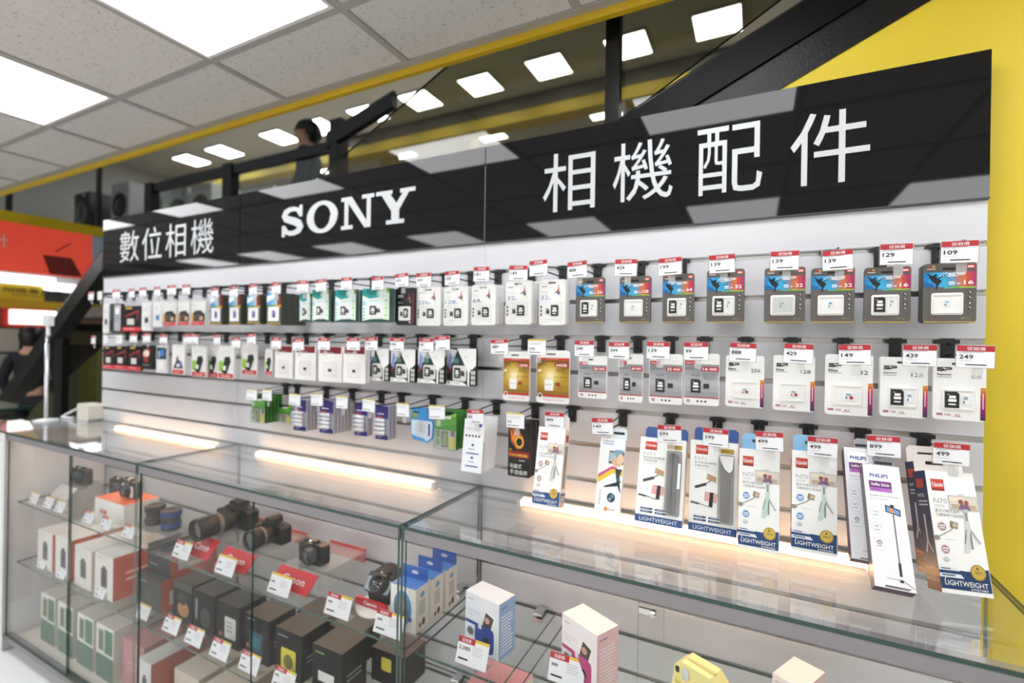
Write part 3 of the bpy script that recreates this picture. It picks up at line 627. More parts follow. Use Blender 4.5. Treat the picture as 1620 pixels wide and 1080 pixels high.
def k_cam(w, h, **k):
    t = .004; root = cardbody('memory_card_pack', w, h, t, M('#e3e2e0', .35), .003)
    a = PK(w, h); a.r(.03, .0, .97, .14, pm('#cf4a4d'), 1); a.ln(.15, .05, .7, .08, 1, pm('#f1d3d0'), 2); a.g(.03, .15, .97, .48, ['#d39a4a', '#54433a', '#2b2a2c', '#3f2f2a', '#2a292b', '#1f1e20'], 1); a.p([(.1, .48), (.9, .48), (.7, .62), (.3, .6)], pm('#3b3a3c'), 1); a.e(.5, .34, .2, .1, pm('#6a6460'), 3); a.e(.5, .34, .1, .06, pm('#2c2a2c'), 4)
    a.build('printed_front', root); m = PK(w, h); m.bx(.62, .2, .85, .36, -.0015, 0, M('#c9a57a', .4)); m.build('memory_card', root)
    return root, t
def k_blackred(w, h, **k):
    t = .004; root = cardbody('memory_card_pack', w, h, t, M('#1c1b1d', .35), .003)
    a = PK(w, h); a.r(.0, .0, 1, .17, pm('#cf3a42'), 1); a.ln(.12, .06, .85, .11, 1, pm('#f2d9d9'), 2); a.r(.2, .88, .55, .95, pm('#c8a640'), 2); a.p([(.1, .62), (.9, .86), (.9, .76), (.2, .56)], pm('#8f2f34'), 2); a.r(.75, .45, .95, .8, pm('#5a2a2d'), 1)
    a.build('printed_front', root); m = PK(w, h); m.bx(.30, .26, .66, .50, -.002, 0, M('#dcd8d2', .4)); m.build('memory_card', root)
    return root, t
def k_plain(w, h, acc='#3b3f46', **k):
    t = .004; root = cardbody('memory_card_pack', w, h, t, M('#e7e7e8', .35), .003)
    a = PK(w, h); a.ln(.2, .65, .7, .8, 3, LG, 2); a.r(.85, .1, .98, .9, pm('#d2d2d6'), 1); a.r(.12, .15, .8, .55, pm('#dcdcdf'), 1); a.build('printed_front', root)
    m = PK(w, h); m.bx(.35, .28, .66, .46, -.0015, 0, M(acc, .4)); m.build('memory_card', root)
    return root, t
def k_dark(w, h, **k):
    t = .006; root = cardbody('memory_card_pack', w, h, t, M('#4a494d', .35), .003)
    a = PK(w, h); a.r(.45, .05, .95, .95, pm('#b5b5b9'), 1); a.ln(.5, .3, .9, .6, 3, pm('#8f8f94'), 2); a.r(.05, .1, .35, .4, pm('#232326'), 1); a.build('printed_front', root)
    m = PK(w, h); m.bx(.55, .62, .85, .85, -.0015, 0, M('#efefef', .4)); m.build('memory_card', root)
    return root, t
def k_swoosh(w, h, **k):
    t = .004; root = cardbody('memory_card_pack', w, h, t, M('#242023', .35), .003)
    a = PK(w, h); a.p([(.05, .6), (.4, .9), (.65, .8), (.5, .5), (.2, .45)], pm('#b8452f'), 1); a.e(.35, .66, .22, .14, pm('#e6d8cc'), 2); a.r(.8, 0, 1, 1, pm('#151416'), 1); a.ln(.1, .1, .6, .2, 2, GR, 2); a.build('printed_front', root)
    m = PK(w, h); m.bx(.2, .30, .5, .48, -.0015, 0, M('#8f3b30', .4)); m.build('memory_card', root)
    return root, t
def k_bluetop(w, h, **k):
    t = .004; root = cardbody('memory_card_pack', w, h, t, M('#d9dadc', .35), .003)
    a = PK(w, h); a.r(.05, .5, .95, .92, pm('#2c3a46'), 1); a.r(.4, .6, .75, .86, pm('#3a7ec0'), 2); a.r(.2, .55, .35, .8, pm('#a9b6bf'), 2); a.build('printed_front', root)
    m = PK(w, h); m.bx(.25, .12, .75, .42, -.0015, 0, M('#eceae6', .4)); m.build('memory_card', root)
    return root, t
def k_picture(w, h, **k):
    t = .004; root = cardbody('memory_card_pack', w, h, t, M('#ebebea', .35), .003)
    a = PK(w, h); a.r(.05, .02, .95, .16, pm('#c93c3c'), 1); a.ln(.2, .06, .8, .1, 1, pm('#f0d6d6'), 2); a.p([(.1, .2), (.9, .2), (.8, .42), (.5, .5), (.3, .4)], pm('#2f3440'), 1); a.p([(.3, .4), (.4, .62), (.52, .6), (.5, .42)], pm('#7a4a44'), 2); a.e(.7, .35, .12, .08, pm('#6f86b8'), 3); a.build('printed_front', root)
    m = PK(w, h); m.bx(.4, .25, .6, .36, -.0015, 0, M('#e6e4e4', .4)); m.build('memory_card', root)
    return root, t
def k_batt(w, h, **k):
    """header card with four cells lying flat under a clear shell"""
    t = .014; root = cardbody('battery_pack', w, h, .011, M('#9a9cb4', .35), .002, M('#a9abb8', .35))
    a = PK(w, h); a.r(.0, .62, 1, 1, pm('#332b78'), 1); a.r(.0, .14, 1, .62, pm('#b4b6c2'), 1); a.t('EVOLTA', .15, .80, .85, .86, pm('#d8d6ea'), 2) if False else a.ln(.15, .70, .85, .78, 1, pm('#d9d4ea'), 2); a.r(.1, .64, .5, .69, pm('#c8503a'), 2); a.r(.0, .0, 1, .14, pm('#262a7c'), 1); a.ln(.15, .04, .6, .08, 1, pm('#c7c9e6'), 2); a.build('printed_front', root)
    n = 4
    for i in range(n):
        m = PK(w, h); r = h*.065; z = -h*(.42+.125*i)
        m.lathe([(0, -w*.44), (r, -w*.44), (r, w*.34), (r*.4, w*.34), (r*.4, w*.38), (0, w*.38)], 10, M('#dcdde2', .28, metal=.35), 'x', (0, -r-.0005, z)); m.build('battery', root)
    for i in range(2):
        m = PK(w, h); m.lathe([(0, 0), (.0045, 0), (.0045, .009), (0, .009)], 10, M('#b5793c', .3, metal=.5), 'z', (w*.18*(2*i-.6), .005, -h-.001)); m.build('battery_end', root)
    return root, t
def k_battg(w, h, **k):
    t = .013; root = cardbody('battery_pack', w, h, .002, M('#4c8a40', .35), .003, M('#33582c', .4))
    a = PK(w, h); a.r(.15, .84, .85, .99, pm('#141b16'), 1); a.p([(0, .72), (.4, .80), (1, .86), (1, .68), (0, .55)], pm('#5f9f45'), 1); a.p([(.3, .84), (1, .95), (1, .88), (.4, .79)], pm('#8fc94a'), 2); a.r(.38, .80, .75, .87, pm('#e9efe4'), 3)
    a.r(.02, .02, .98, .50, pm('#cfd6cc'), 1); a.r(.30, .06, .64, .48, pm('#3f4a38'), 2); a.p([(.34, .1), (.6, .12), (.58, .44), (.4, .42)], pm('#7f9f3c'), 3); a.r(.66, .04, .96, .34, pm('#e3df2c'), 2); a.r(.74, .36, .93, .50, pm('#4a4448'), 2); a.e(.15, .18, .11, .10, pm('#5aa45c'), 2); a.r(.05, .3, .25, .5, pm('#3f8a3a'), 2)
    a.build('printed_front', root); m = PK(w, h); m.rbox(m.X(.03), -.010, m.Z(.03), m.X(.97), -.0008, m.Z(.52), .004, CLEAR); m.build('clear_shell', root)
    return root, t
def k_wipe(w, h, **k):
    t = .006; m = PK(w, h); pts = [(m.X(.14), m.Z(.05)), (m.X(.75), m.Z(.0)), (m.X(.95), m.Z(.12)), (m.X(1), m.Z(.5)), (m.X(.97), m.Z(.66)), (m.X(.74), m.Z(.70)), (m.X(.72), 0), (m.X(.05), 0), (m.X(.0), m.Z(.6)), (m.X(.06), m.Z(.2))]
    m.prism(pts, 0, t, M('#3f97d8', .3)); root = m.build('cleaning_kit_pack')
    a = PK(w, h); a.p([(.06, .24), (.20, .10), (.72, .04), (.92, .16), (.96, .5), (.93, .63), (.05, .63)], pm('#d6e3f2'), 1); a.p([(.08, .2), (.3, .15), (.6, .12), (.7, .06), (.2, .08)], pm('#4f9ad6'), 2); a.r(.10, .68, .30, .86, pm('#8fa84a'), 2); a.r(.12, .84, .40, .88, K_, 3); a.ln(.38, .25, .55, .6, 5, pm('#c79aa0'), 2); a.r(.78, .2, .86, .55, pm('#3a3f86'), 2); a.build('printed_front', root)
    m = PK(w, h); m.rbox(m.X(.30), -.010, m.Z(.22), m.X(.66), 0, m.Z(.58), .006, CLEAR); m.build('clear_shell', root)
    return root, t
def k_zeiss(w, h, **k):
    t = .017; root = cardbody('lens_wipe_pack', w, h, .0012, M('#f1f1f3', .35), .001)
    a = PK(w, h); a.r(.72, .86, .86, .93, pm('#33389c'), 1); a.ln(.1, .78, .75, .84, 2, LG, 2); [a.e(.14+i*.16, .68, .05, .022, pm('#37373c'), 2, 8) for i in range(5)]
    for z in (.34, .10):
        a.r(.44, z+.15, .56, z+.19, pm('#33389c'), 5); a.ln(.3, z+.06, .72, z+.10, 1, pm('#a9a9b4'), 5); a.r(.2, z, .82, z+.022, pm('#33389c'), 5)
    a.build('printed_front', root)
    m = PK(w, h)
    m.T = Matrix.Translation((0, 0, 0)); m.box(m.X(.02), -.0009, m.Z(.0), m.X(.98), -.0006, m.Z(.60), M('#eceef2', .3)); m.box(m.X(.0), .002, m.Z(.0), m.X(1), .0085, m.Z(.58), FROST); m.build('sachet', root)
    return root, t
def k_joy(w, h, **k):
    t = .010; root = cardbody('game_joystick_pack', w, h, .007, M('#191416', .3), .002)
    a = PK(w, h); O = pm('#e08a2c'); Y = pm('#f0b94a')
    a.p([(.05, .97), (.15, .82), (.22, .93), (.32, .80), (.45, .95), (.55, .82), (.70, .74), (.74, .62), (.62, .52), (.42, .50), (.28, .56), (.12, .64)], pm('#b5561c'), 1)
    a.p([(.10, .9), (.2, .74), (.3, .84), (.36, .72), (.3, .62), (.18, .66)], O, 2); a.e(.52, .64, .22, .125, O, 3); a.e(.52, .64, .19, .105, Y, 4); a.e(.52, .64, .14, .075, pm('#1a1416'), 5)
    a.r(.0, .35, 1, .47, pm('#8f2a26'), 2); a.t('TOUCHBOMB', .05, .37, .90, .42, Y, 3, .03)
    a.ln(.5, .27, .88, .31, 1, LG, 2); a.t('吸盤式', .10, .15, .64, .235, W_, 2); a.t('手遊搖桿', .10, .035, .90, .125, W_, 2); a.e(.12, .49, .06, .02, pm('#9aa03c'), 3)
    a.build('printed_front', root); m = PK(w, h); m.rbox(m.X(.2), 0, m.Z(1), m.X(.8), .003, m.Z(1)+.014, .006, M('#232326', .3)); m.build('hang_tab', root)
    return root, t
# ---- long boxes of the bottom row
def carton(name, w, h, t, front, side, top=None, bottom=None):
    m = PK(w, h); x0, x1 = -w/2, w/2
    m.add([(x0,0,-h),(x1,0,-h),(x1,0,0),(x0,0,0)], [(0,1,2,3)], front)
    m.add([(x0,t,-h),(x1,t,-h),(x1,t,0),(x0,t,0)], [(3,2,1,0)], side)
    m.add([(x0,0,-h),(x0,t,-h),(x0,t,0),(x0,0,0)], [(3,2,1,0)], side); m.add([(x1,0,-h),(x1,t,-h),(x1,t,0),(x1,0,0)], [(0,1,2,3)], side)
    m.add([(x0,0,0),(x1,0,0),(x1,t,0),(x0,t,0)], [(0,1,2,3)], top or front); m.add([(x0,0,-h),(x1,0,-h),(x1,t,-h),(x0,t,-h)], [(3,2,1,0)], bottom or side)
    return m.build(name)
def hangtab(root, w, t, hh, mat, a=-.5, b=.5):
    m = MB(); m.prism([(a*w, 0), (b*w, 0), (b*w, hh*.8), (b*w-.006, hh), (a*w+.006, hh), (a*w, hh*.8)], t-.001, t, mat); m.build('hang_tab', root)
    m = MB(); m.T = Matrix.Translation((0, t-.001, 0)); m.rect((a+b)/2*w-.014, hh*.45, (a+b)/2*w+.014, hh*.45+.006, K_, 2); m.build('hang_hole', root)
def selfie_person(a, u0, v0, u1, v1, lv):
    U = lambda t: u0+(u1-u0)*t; V = lambda t: v0+(v1-v0)*t
    a.r(u0, v0, u1, v1, pm('#d8cfc4'), lv); a.r(U(.05), V(.05), U(.95), V(.4), pm('#b9a58e'), lv+.5); a.r(U(0), V(.65), U(.5), V(.95), pm('#e9dcc2'), lv+.5)
    a.e(U(.42), V(.6), (u1-u0)*.1, (v1-v0)*.2, pm('#8a5648'), lv+1, 8); a.e(U(.62), V(.55), (u1-u0)*.09, (v1-v0)*.2, pm('#a4574c'), lv+1.5, 8); a.p([(U(.3), V(.02)), (U(.75), V(.02)), (U(.66), V(.4)), (U(.4), V(.42))], pm('#7d5a7a'), lv+2)
def tripod(a, u, v, s, c, lv, legs=True):
    P = lambda x, y: (u+x*s, v+y*s*.45)
    a.p([P(-.10, 1.0), P(.14, 1.0), P(.14, .85), P(-.10, .85)], pm('#b9bfbf'), lv); a.p([P(-.03, .85), P(.08, .85), P(.08, .45), P(-.03, .45)], pm('#7f8f8f'), lv+.4)
    a.p([P(-.08, .5), P(.12, .5), P(.12, .05), P(-.08, .05)], pm(c), lv+.8); a.p([P(-.06, .1), P(.10, .1), P(-.10, -.85), P(-.30, -.85)], pm(c), lv+1.2)
    a.p([P(.06, .1), P(.12, .1), P(.12, -.7), P(.05, -.7)], pm('#6f7a7a'), lv+.6); a.p([P(.10, .1), P(.14, .15), P(.52, -.42), P(.46, -.46)], pm('#9aa3a3'), lv+.6); a.p([P(-.08, .1), P(-.2, -.5), P(-.24, -.5), P(-.12, .1)], pm('#5a6161'), lv+.4)
def k_n70(w, h, t=.03, acc='#cfcfcd', dot='#b08a92', navy='#1b3a66', side=None, tab=None, **k):
    root = carton('selfie_stick_box', w, h, t, M('#f1f1ef', .38), M(side or '#e6ddd6', .4), M('#e9e9e6', .4), M('#e3e6ea', .4))
    a = PK(w, h); B = pm(navy)
    a.r(.09, .83, .36, .93, pm('#8f2a22'), 1); a.r(.09, .85, .36, .93, pm('#c8402c'), 2); a.t('E-books', .11, .872, .34, .905, W_, 3, .01); a.stroke([(.13, .866), (.33, .872)], .012, W_, 3)
    a.t('N70', .10, .725, .37, .765, pm('#8b8b8e'), 2, -.012); a.ln(.1, .69, .32, .71, 2, LG, 2)
    a.t('藍牙分離式遙控', .10, .650, .60, .676, pm('#8b8b90'), 2); a.t('三腳架旅行自拍組', .10, .615, .66, .641, pm('#8b8b90'), 2)
    a.rr(.40, .675, .99, .80, .01, pm('#b9bcbc'), 2); selfie_person(a, .42, .683, .97, .792, 3)
    tripod(a, .70, .50, .42, acc, 8)
    a.r(.62, .795, .74, .815, LG, 3)
    for z in (.53, .345): a.e(.19, z, .085, .036, pm(dot), 2); a.r(.13, z+.003, .25, z+.014, pm('#ece6ea'), 3); a.r(.14, z-.016, .24, z-.006, pm('#ece6ea'), 3)
    a.stroke([(.02, .43), (.34, .50), (.46, .545)], .022, pm('#8b918f'), 2); a.p([(.35, .53), (.50, .52), (.52, .57), (.37, .585)], pm('#8d7f68'), 4); a.e(.45, .55, .05, .02, pm('#c9b59a'), 5, 8); a.e(.05, .435, .07, .022, pm('#8f8d80'), 3, 8)
    a.ln(.22, .42, .5, .43, 1, LG, 2); a.e(.18, .265, .065, .02, pm('#b4b7b7'), 2); a.e(.18, .272, .06, .016, pm('#d0d3d3'), 3); a.ln(.3, .27, .42, .275, 1, LG, 2)
    a.p([(.0, .035), (.985, .035), (.985, .215), (.60, .185), (.0, .19)], B, 2); a.p([(.0, .205), (.35, .205), (.42, .18), (.0, .18)], pm('#e5e7ea'), 3); a.t('360°', .04, .188, .30, .20, pm(navy), 4) if False else a.ln(.04, .188, .30, .198, 1, pm(navy), 4, .8)
    a.p([(.0, .155), (.42, .155), (.48, .125), (.0, .125)], pm('#dfe6ee'), 3); a.ln(.04, .135, .40, .147, 1, pm(navy), 4, .8)
    a.e(.77, .185, .15, .062, M('#b3923a', .3, metal=.3), 5, 20); a.e(.77, .185, .13, .053, M('#d5b85a', .3, metal=.3), 6, 20); a.t('NCC', .70, .172, .85, .192, pm('#4b3b12'), 7, .01); a.e(.76, .215, .02, .01, pm('#4b3b12'), 7, 8)
    a.t('LIGHTWEIGHT', .08, .065, .92, .105, W_, 5, .005); a.t('& PORTABLE', .58, .042, .91, .056, W_, 5, .02); a.stroke([(.08, .10), (.11, .125)], .012, W_, 5)
    a.build('printed_front', root)
    s = PK(t, h); n = pm(side or '#1b2f55')
    for sx, rz in ((-w/2, -math.pi/2), (w/2, math.pi/2)):
        s = PK(t, h); dk = sx < 0 and k.get('dark')
        if dk:
            s.r(0, .0, 1, 1, pm('#17305a'), 1); s.r(.2, .85, .75, .93, pm('#b8402e'), 2); s.t('N70', .2, .77, .7, .80, W_, 2); s.ln(.2, .68, .9, .74, 2, LG, 2)
            s.stroke([(.5, .62), (.5, .40)], .12, pm('#c9ced6'), 2); s.stroke([(.5, .40), (.3, .30)], .1, pm('#c9ced6'), 2.2); s.stroke([(.5, .40), (.8, .31)], .06, pm('#c9ced6'), 2.5); s.p([(0, .22), (1, .18), (1, 0), (0, 0)], pm('#7d4a3c'), 2); s.ln(.1, .15, .9, .19, 1, pm('#c98a7a'), 3); s.ln(0, .03, 1, .12, 2, pm('#241f2c'), 3)
        else: s.r(.2, .83, .8, .92, pm('#b8402e'), 2); s.r(.2, .25, .8, .78, pm('#8f8a84'), 2); s.r(0, .03, 1, .2, pm(navy), 2); s.ln(.15, .1, .85, .16, 2, LG, 3)
        s.T = Matrix.Translation((sx, t/2, 0)) @ Matrix.Rotation(rz, 4, 'Z')
        v = s.v; s.v = [tuple(s.T @ Vector(p)) for p in v]; s.build('printed_side', root)
    hangtab(root, w, t, .034, pm(tab or '#e4dcd8'), -.45, .45)
    return root, t
def k_n71(w, h, t=.032, var=0, **k):
    root = carton('selfie_stick_box', w, h, t, M('#efefed', .38), M('#e4e2de', .4), M('#e9e9e6', .4), M('#b98a66', .5))
    a = PK(w, h); B = pm('#2a4d86')
    a.r(.12, .85, .38, .95, pm('#a2332a'), 1); a.r(.12, .87, .38, .95, pm('#c8402c'), 2); a.t('E-books', .14, .89, .36, .925, W_, 3, .01)
    a.t('N71', .10, .785, .34, .82, pm('#9b9b9e'), 2, -.012); a.t('藍牙鋁合金超輕量', .10, .745, .56, .768, pm('#77777c'), 2); a.t('手機自拍棒', .10, .71, .40, .733, pm('#77777c'), 2); a.ln(.1, .68, .5, .69, 1, LG, 2)
    a.stroke([(.12, .475), (.36, .525)], .06, pm('#3c3f3f'), 2); a.stroke([(.36, .53), (.46, .57)], .018, pm('#3c3f3f'), 3); a.p([(.36, .58), (.56, .55), (.57, .61), (.38, .645)], pm('#b9a070'), 3); a.e(.48, .6, .05, .025, pm('#c98a7a'), 4, 8)
    a.p([(.32, .34), (.58, .33), (.60, .43), (.34, .445)], pm('#dba8a0'), 2); a.p([(.42, .28), (.50, .28), (.52, .44), (.44, .44)], pm('#26262a'), 3); a.stroke([(.04, .31), (.22, .30)], .035, pm('#333636'), 4); a.stroke([(.2, .305), (.42, .28)], .014, pm('#555858'), 5)
    a.p([(.10, .10), (.62, .10), (.70, .175), (.12, .175)], pm('#f6f6f6'), 2)
    for i in range(2):
        for j in range(2): a.p([(.10+i*.31, .115+j*.034), (.36+i*.29, .115+j*.034), (.38+i*.29, .138+j*.034), (.12+i*.31, .138+j*.034)], pm('#2c3f6c'), 3); a.ln(.14+i*.31, .122+j*.034, .34+i*.29, .131+j*.034, 1, pm('#cdd5e4'), 4, .6)
    a.r(0, .0, 1, .085, B, 2); a.t('LIGHTWEIGHT', .10, .022, .90, .066, pm('#d6deea'), 3, .005); a.rr(.60, .88, .92, .935, .01, M('#b9983a', .3, metal=.3), 2); a.t('NCC', .66, .895, .84, .92, pm('#3c2f10'), 3, .01)
    a.build('printed_front', root)
    m = PK(w, h); m.prism(m.rrect(m.X(.60), m.Z(.12), m.X(.93), m.Z(.87), .04*w), -.0004, .0, M('#9b9692', .3)); o = m.build('display_window', root)
    m = PK(w, h); m.lathe([(0, m.Z(.15)), (.10*w, m.Z(.15)), (.115*w, m.Z(.3)), (.115*w, m.Z(.82)), (0, m.Z(.85))], 12, M('#4b484e', .35), 'z', (m.X(.755), -.002, 0)); m.build('selfie_stick', root)
    m = PK(w, h); m.T = Matrix.Translation((0, -.0142, 0))
    if var: m.p([(.63, .86), (.92, .86), (.90, .72), (.84, .68), (.74, .72), (.66, .80)], pm('#e6e6e6'), 1)
    else: m.r(.87, .43, .925, .72, pm('#e9e9ea'), 1)
    m.build('care_slip', root)
    m = PK(w, h); m.rbox(m.X(.61), -.0138, m.Z(.13), m.X(.92), -.0135, m.Z(.86), .004, CLEAR); m.build('window_film', root)
    hangtab(root, w, t, .03, pm('#2f5390'), -.45, .5)
    return root, t
def k_philips(w, h, t=.032, **k):
    P = '#4b2a49'
    root = carton('selfie_stick_box', w, h, t, M('#d9d9dd', .32), M(P, .35), M('#bdbdc4', .4), M(P, .35))
    a = PK(w, h)
    a.r(.01, .0, .99, 1, M('#dddde1', .3), 1); a.p([(.13, .855), (.62, .855), (.72, .875), (.72, .96), (.13, .96)], W_, 2); a.t('PHILIPS', .17, .885, .67, .92, pm('#1f3f8a'), 3, .03)
    a.r(.13, .795, .73, .855, pm('#6a2f70'), 2); a.t('Selfie Stick', .19, .812, .68, .837, W_, 3, .01); a.r(.13, .762, .73, .795, pm('#a964b4'), 2); a.ln(.19, .772, .5, .783, 1, pm('#7c3f86'), 3)
    a.t('Simple and convenient', .12, .715, .88, .735, pm('#77777c'), 2); a.ln(.12, .69, .75, .70, 1, pm('#a9a9ae'), 2)
    for i, z in enumerate((.575, .455, .325)):
        a.e(.24, z, .155, .052, pm('#b9b9c0'), 2, 20); a.e(.24, z, .147, .049, pm('#e3e3e7'), 3, 20); a.ln(.14, z-.03, .34, z-.014, 1, pm('#88888e'), 4)
        if i == 0: a.t('90°', .16, z+.0, .32, z+.022, pm('#7c7c82'), 4)
        elif i == 1: a.stroke([(.16, z), (.18, z+.022), (.22, z), (.24, z+.022), (.30, z+.022), (.32, z)], .014, pm('#7c7c82'), 4)
        else: a.e(.24, z+.01, .08, .022, pm('#7c7c82'), 4, 10); a.e(.24, z+.004, .055, .015, pm('#e3e3e7'), 5, 10); a.e(.24, z+.002, .03, .009, pm('#7c7c82'), 6, 8)
    a.p([(.49, .595), (.87, .57), (.88, .625), (.49, .655)], pm('#23262e'), 2); a.p([(.52, .60), (.84, .58), (.85, .615), (.52, .645)], pm('#6f8fc0'), 3); a.e(.64, .61, .05, .02, pm('#d98a4a'), 4, 8); a.r(.62, .64, .72, .66, pm('#23262e'), 3)
    a.stroke([(.68, .58), (.68, .17)], .028, pm('#303036'), 2); a.r(.645, .10, .715, .20, pm('#26262b'), 3); a.stroke([(.68, .075), (.32, .075)], .014, pm('#55555b'), 3); a.stroke([(.68, .08), (.98, .025)], .014, pm('#55555b'), 4); a.e(.68, .065, .05, .01, K_, 5, 10)
    a.build('printed_front', root)
    b = MB(); b.T = Matrix.Translation((0, 0, -h-.0001)) @ Matrix.Rotation(math.pi/2, 4, 'X'); b.rect(-w*.3, .008, w*.3, t-.008, pm('#c9c9cc'), 1); b.lines(-w*.28, .011, w*.28, t-.011, 3, GR, 2); b.build('printed_base', root)
    s = PK(t, h); s.ln(.4, .45, .6, .55, 3, LG, 2); s.v = [tuple(Matrix.Translation((-w/2, t/2, 0)) @ Matrix.Rotation(-math.pi/2, 4, 'Z') @ Vector(p)) for p in s.v]; s.build('printed_side', root)
    hangtab(root, w, t, .034, M('#9a9aa2', .3), -.1, .5)
    return root, t
def k_remote(w, h, t=.012, **k):
    root = carton('camera_remote_pack', w, h, t, M('#eef0f3', .35), M('#dfe2e6', .35))
    a = PK(w, h); a.ln(.1, .90, .55, .97, 2, pm('#9aa6cc'), 2); a.r(.40, .67, .99, .84, pm('#3f4f5c'), 2); a.r(.42, .70, .70, .82, pm('#a9bcc4'), 3); a.r(.62, .78, .95, .86, pm('#7fa0b4'), 3.5); a.e(.74, .70, .22, .06, pm('#d9b08a'), 4); a.e(.86, .74, .14, .07, pm('#e3c4a4'), 5, 10)
    a.p([(.02, .50), (.62, .62), (.98, .60), (.98, .52), (.62, .55), (.02, .40)], pm('#e6c82c'), 2); a.p([(.04, .52), (.55, .64), (.75, .63), (.75, .60), (.55, .60), (.04, .47)], pm('#c8568a'), 3)
    a.p([(.70, .61), (.96, .61), (.88, .52), (.92, .40), (.98, .30), (.90, .34), (.78, .44), (.30, .37), (.32, .355), (.80, .42), (.74, .52)], pm('#22333a'), 4)
    a.stroke([(.75, .50), (.95, .44)], .05, pm('#3f6a70'), 6); a.e(.62, .235, .16, .06, pm('#2c3f46'), 3, 16); a.e(.66, .255, .06, .024, pm('#5f98a4'), 4, 10); a.e(.58, .215, .05, .02, pm('#8fb6be'), 4, 10)
    a.ln(.16, .12, .20, .32, 9, GR, 2, .6); a.e(.45, .085, .07, .026, pm('#d88a2c'), 3, 10); a.t('Style', .54, .07, .80, .10, pm('#c8603a'), 3)
    a.build('printed_front', root); hangtab(root, w, t, .03, M('#dfe6ec', .3), -.15, .5)
    return root, t

# ---- hooks with price tags
TW, TH = .051, .039
def tag_mesh():
    m = MB(); m.box(-TW/2, 0, -TH/2, TW/2, .0012, TH/2, M('#eeeff4', .4)); return m
_hk = {}
def hook(X, k, tagpx, price, style, label, group, L=.150):
    """k: groove number; style red / yellow / blank"""
    o = thing('peg_hook', label, 'hook', (X, 0, ZG(k)), group=group)
    if 'clip' not in _hk:
        m = MB(); m.rbox(-.0115, -.006, -.040, .0115, -.0004, .006, .002, M('#1b1b1d', .4)); m.box(-.0185, -.0072, -.0045, .0185, .002, .0035, M('#1b1b1d', .4)); _hk['clip'] = m.build('back_clip', o).data
        m = MB(); m.tube([(0, -.005, -.028), (0, -.105, -.028), (0, -.128, -.026), (0, -.134, -.020)], .0021, M('#141416', .35), 6); _hk['arm'] = m.build('arm', o).data
        m = MB(); m.tube([(0, -.005, -.006), (0, -.02, -.005), (0, -L+.004, -.016)], .0018, M('#141416', .35), 6); _hk['label_arm'] = m.build('label_arm', o).data
        m = tag_mesh(); _hk['tag'] = m.build('tmp', None); _t = _hk['tag'].data; bpy.data.objects.remove(_hk['tag']); _hk['tag'] = _t
        m = MB(); m.box(-TW/2-.002, .0018, -TH/2-.002, TW/2+.002, .0026, TH/2+.002, CLEAR); m.box(-.003, .0026, TH/2-.016, .005, .012, TH/2-.006, FROST); q = m.build('tmp', None); _hk['holder'] = q.data; bpy.data.objects.remove(q)
        m = MB(); m.rbox(-.0075, -.0008, -.017, .0075, .0004, .004, .003, TABM); q = m.build('tmp', None); _hk['tab'] = q.data; bpy.data.objects.remove(q)
    else:
        for n, key in (('back_clip', 'clip'), ('arm', 'arm'), ('label_arm', 'label_arm')): inst(n, _hk[key], o)
    P = aty(tagpx[0], tagpx[1], -L-.006)
    dx = max(-.03, min(.03, P.x - X)); dz = P.z - ZG(k)
    ry = random.uniform(-.05, .05); rz = random.uniform(-.12, .12)
    h = inst('tag_holder', _hk['holder'], o, (dx, -L-.006, dz), (0, ry, rz))
    tg = inst('price_tag', _hk['tag'], o, (dx, -L-.006, dz), (0, ry, rz))
    key = ('pr', price, style)
    if key not in _hk:
        m = PK(TW, TH); m.T = Matrix.Translation((0, 0, TH/2)); tx = pm('#26262a')
        if style == 'red':
            m.r(0, .74, 1, 1, TAGRED, 1); m.t('促銷價', .27, .785, .76, .945, W_, 2); m.ln(.05, .66, .95, .72, 1, GR, 2, .35); m.ln(.05, .60, .5, .66, 1, LG, 2, .35)
            if price: m.t(price, .07, .38, .07+.125*len(price), .58, tx, 2, .015)
            m.ln(.07, .24, .55, .30, 1, LG, 2, .35); m.r(.24, .10, .80, .145, tx, 2); m.ln(.06, .11, .2, .15, 1, LG, 2)
        elif style == 'yellow':
            m.r(0, .92, 1, 1, pm('#e0c02c'), 1); m.ln(.06, .62, .8, .80, 2, LG, 2)
            if price: m.t(price, .07, .30, .07+.115*len(price), .48, tx, 2, .01)
            m.r(.07, .14, .70, .18, tx, 2)
        else: m.ln(.1, .3, .8, .7, 3, LG, 2); m.r(0, .9, 1, 1, pm('#d9c9a8'), 1)
        q = m.build('tmp', None); _hk[key] = q.data; bpy.data.objects.remove(q)
    inst('price_print', _hk[key], tg)
    inst('hang_strip', _hk['tab'], o, (dx+.004, -L-.002, dz-TH/2-.004))
    return o

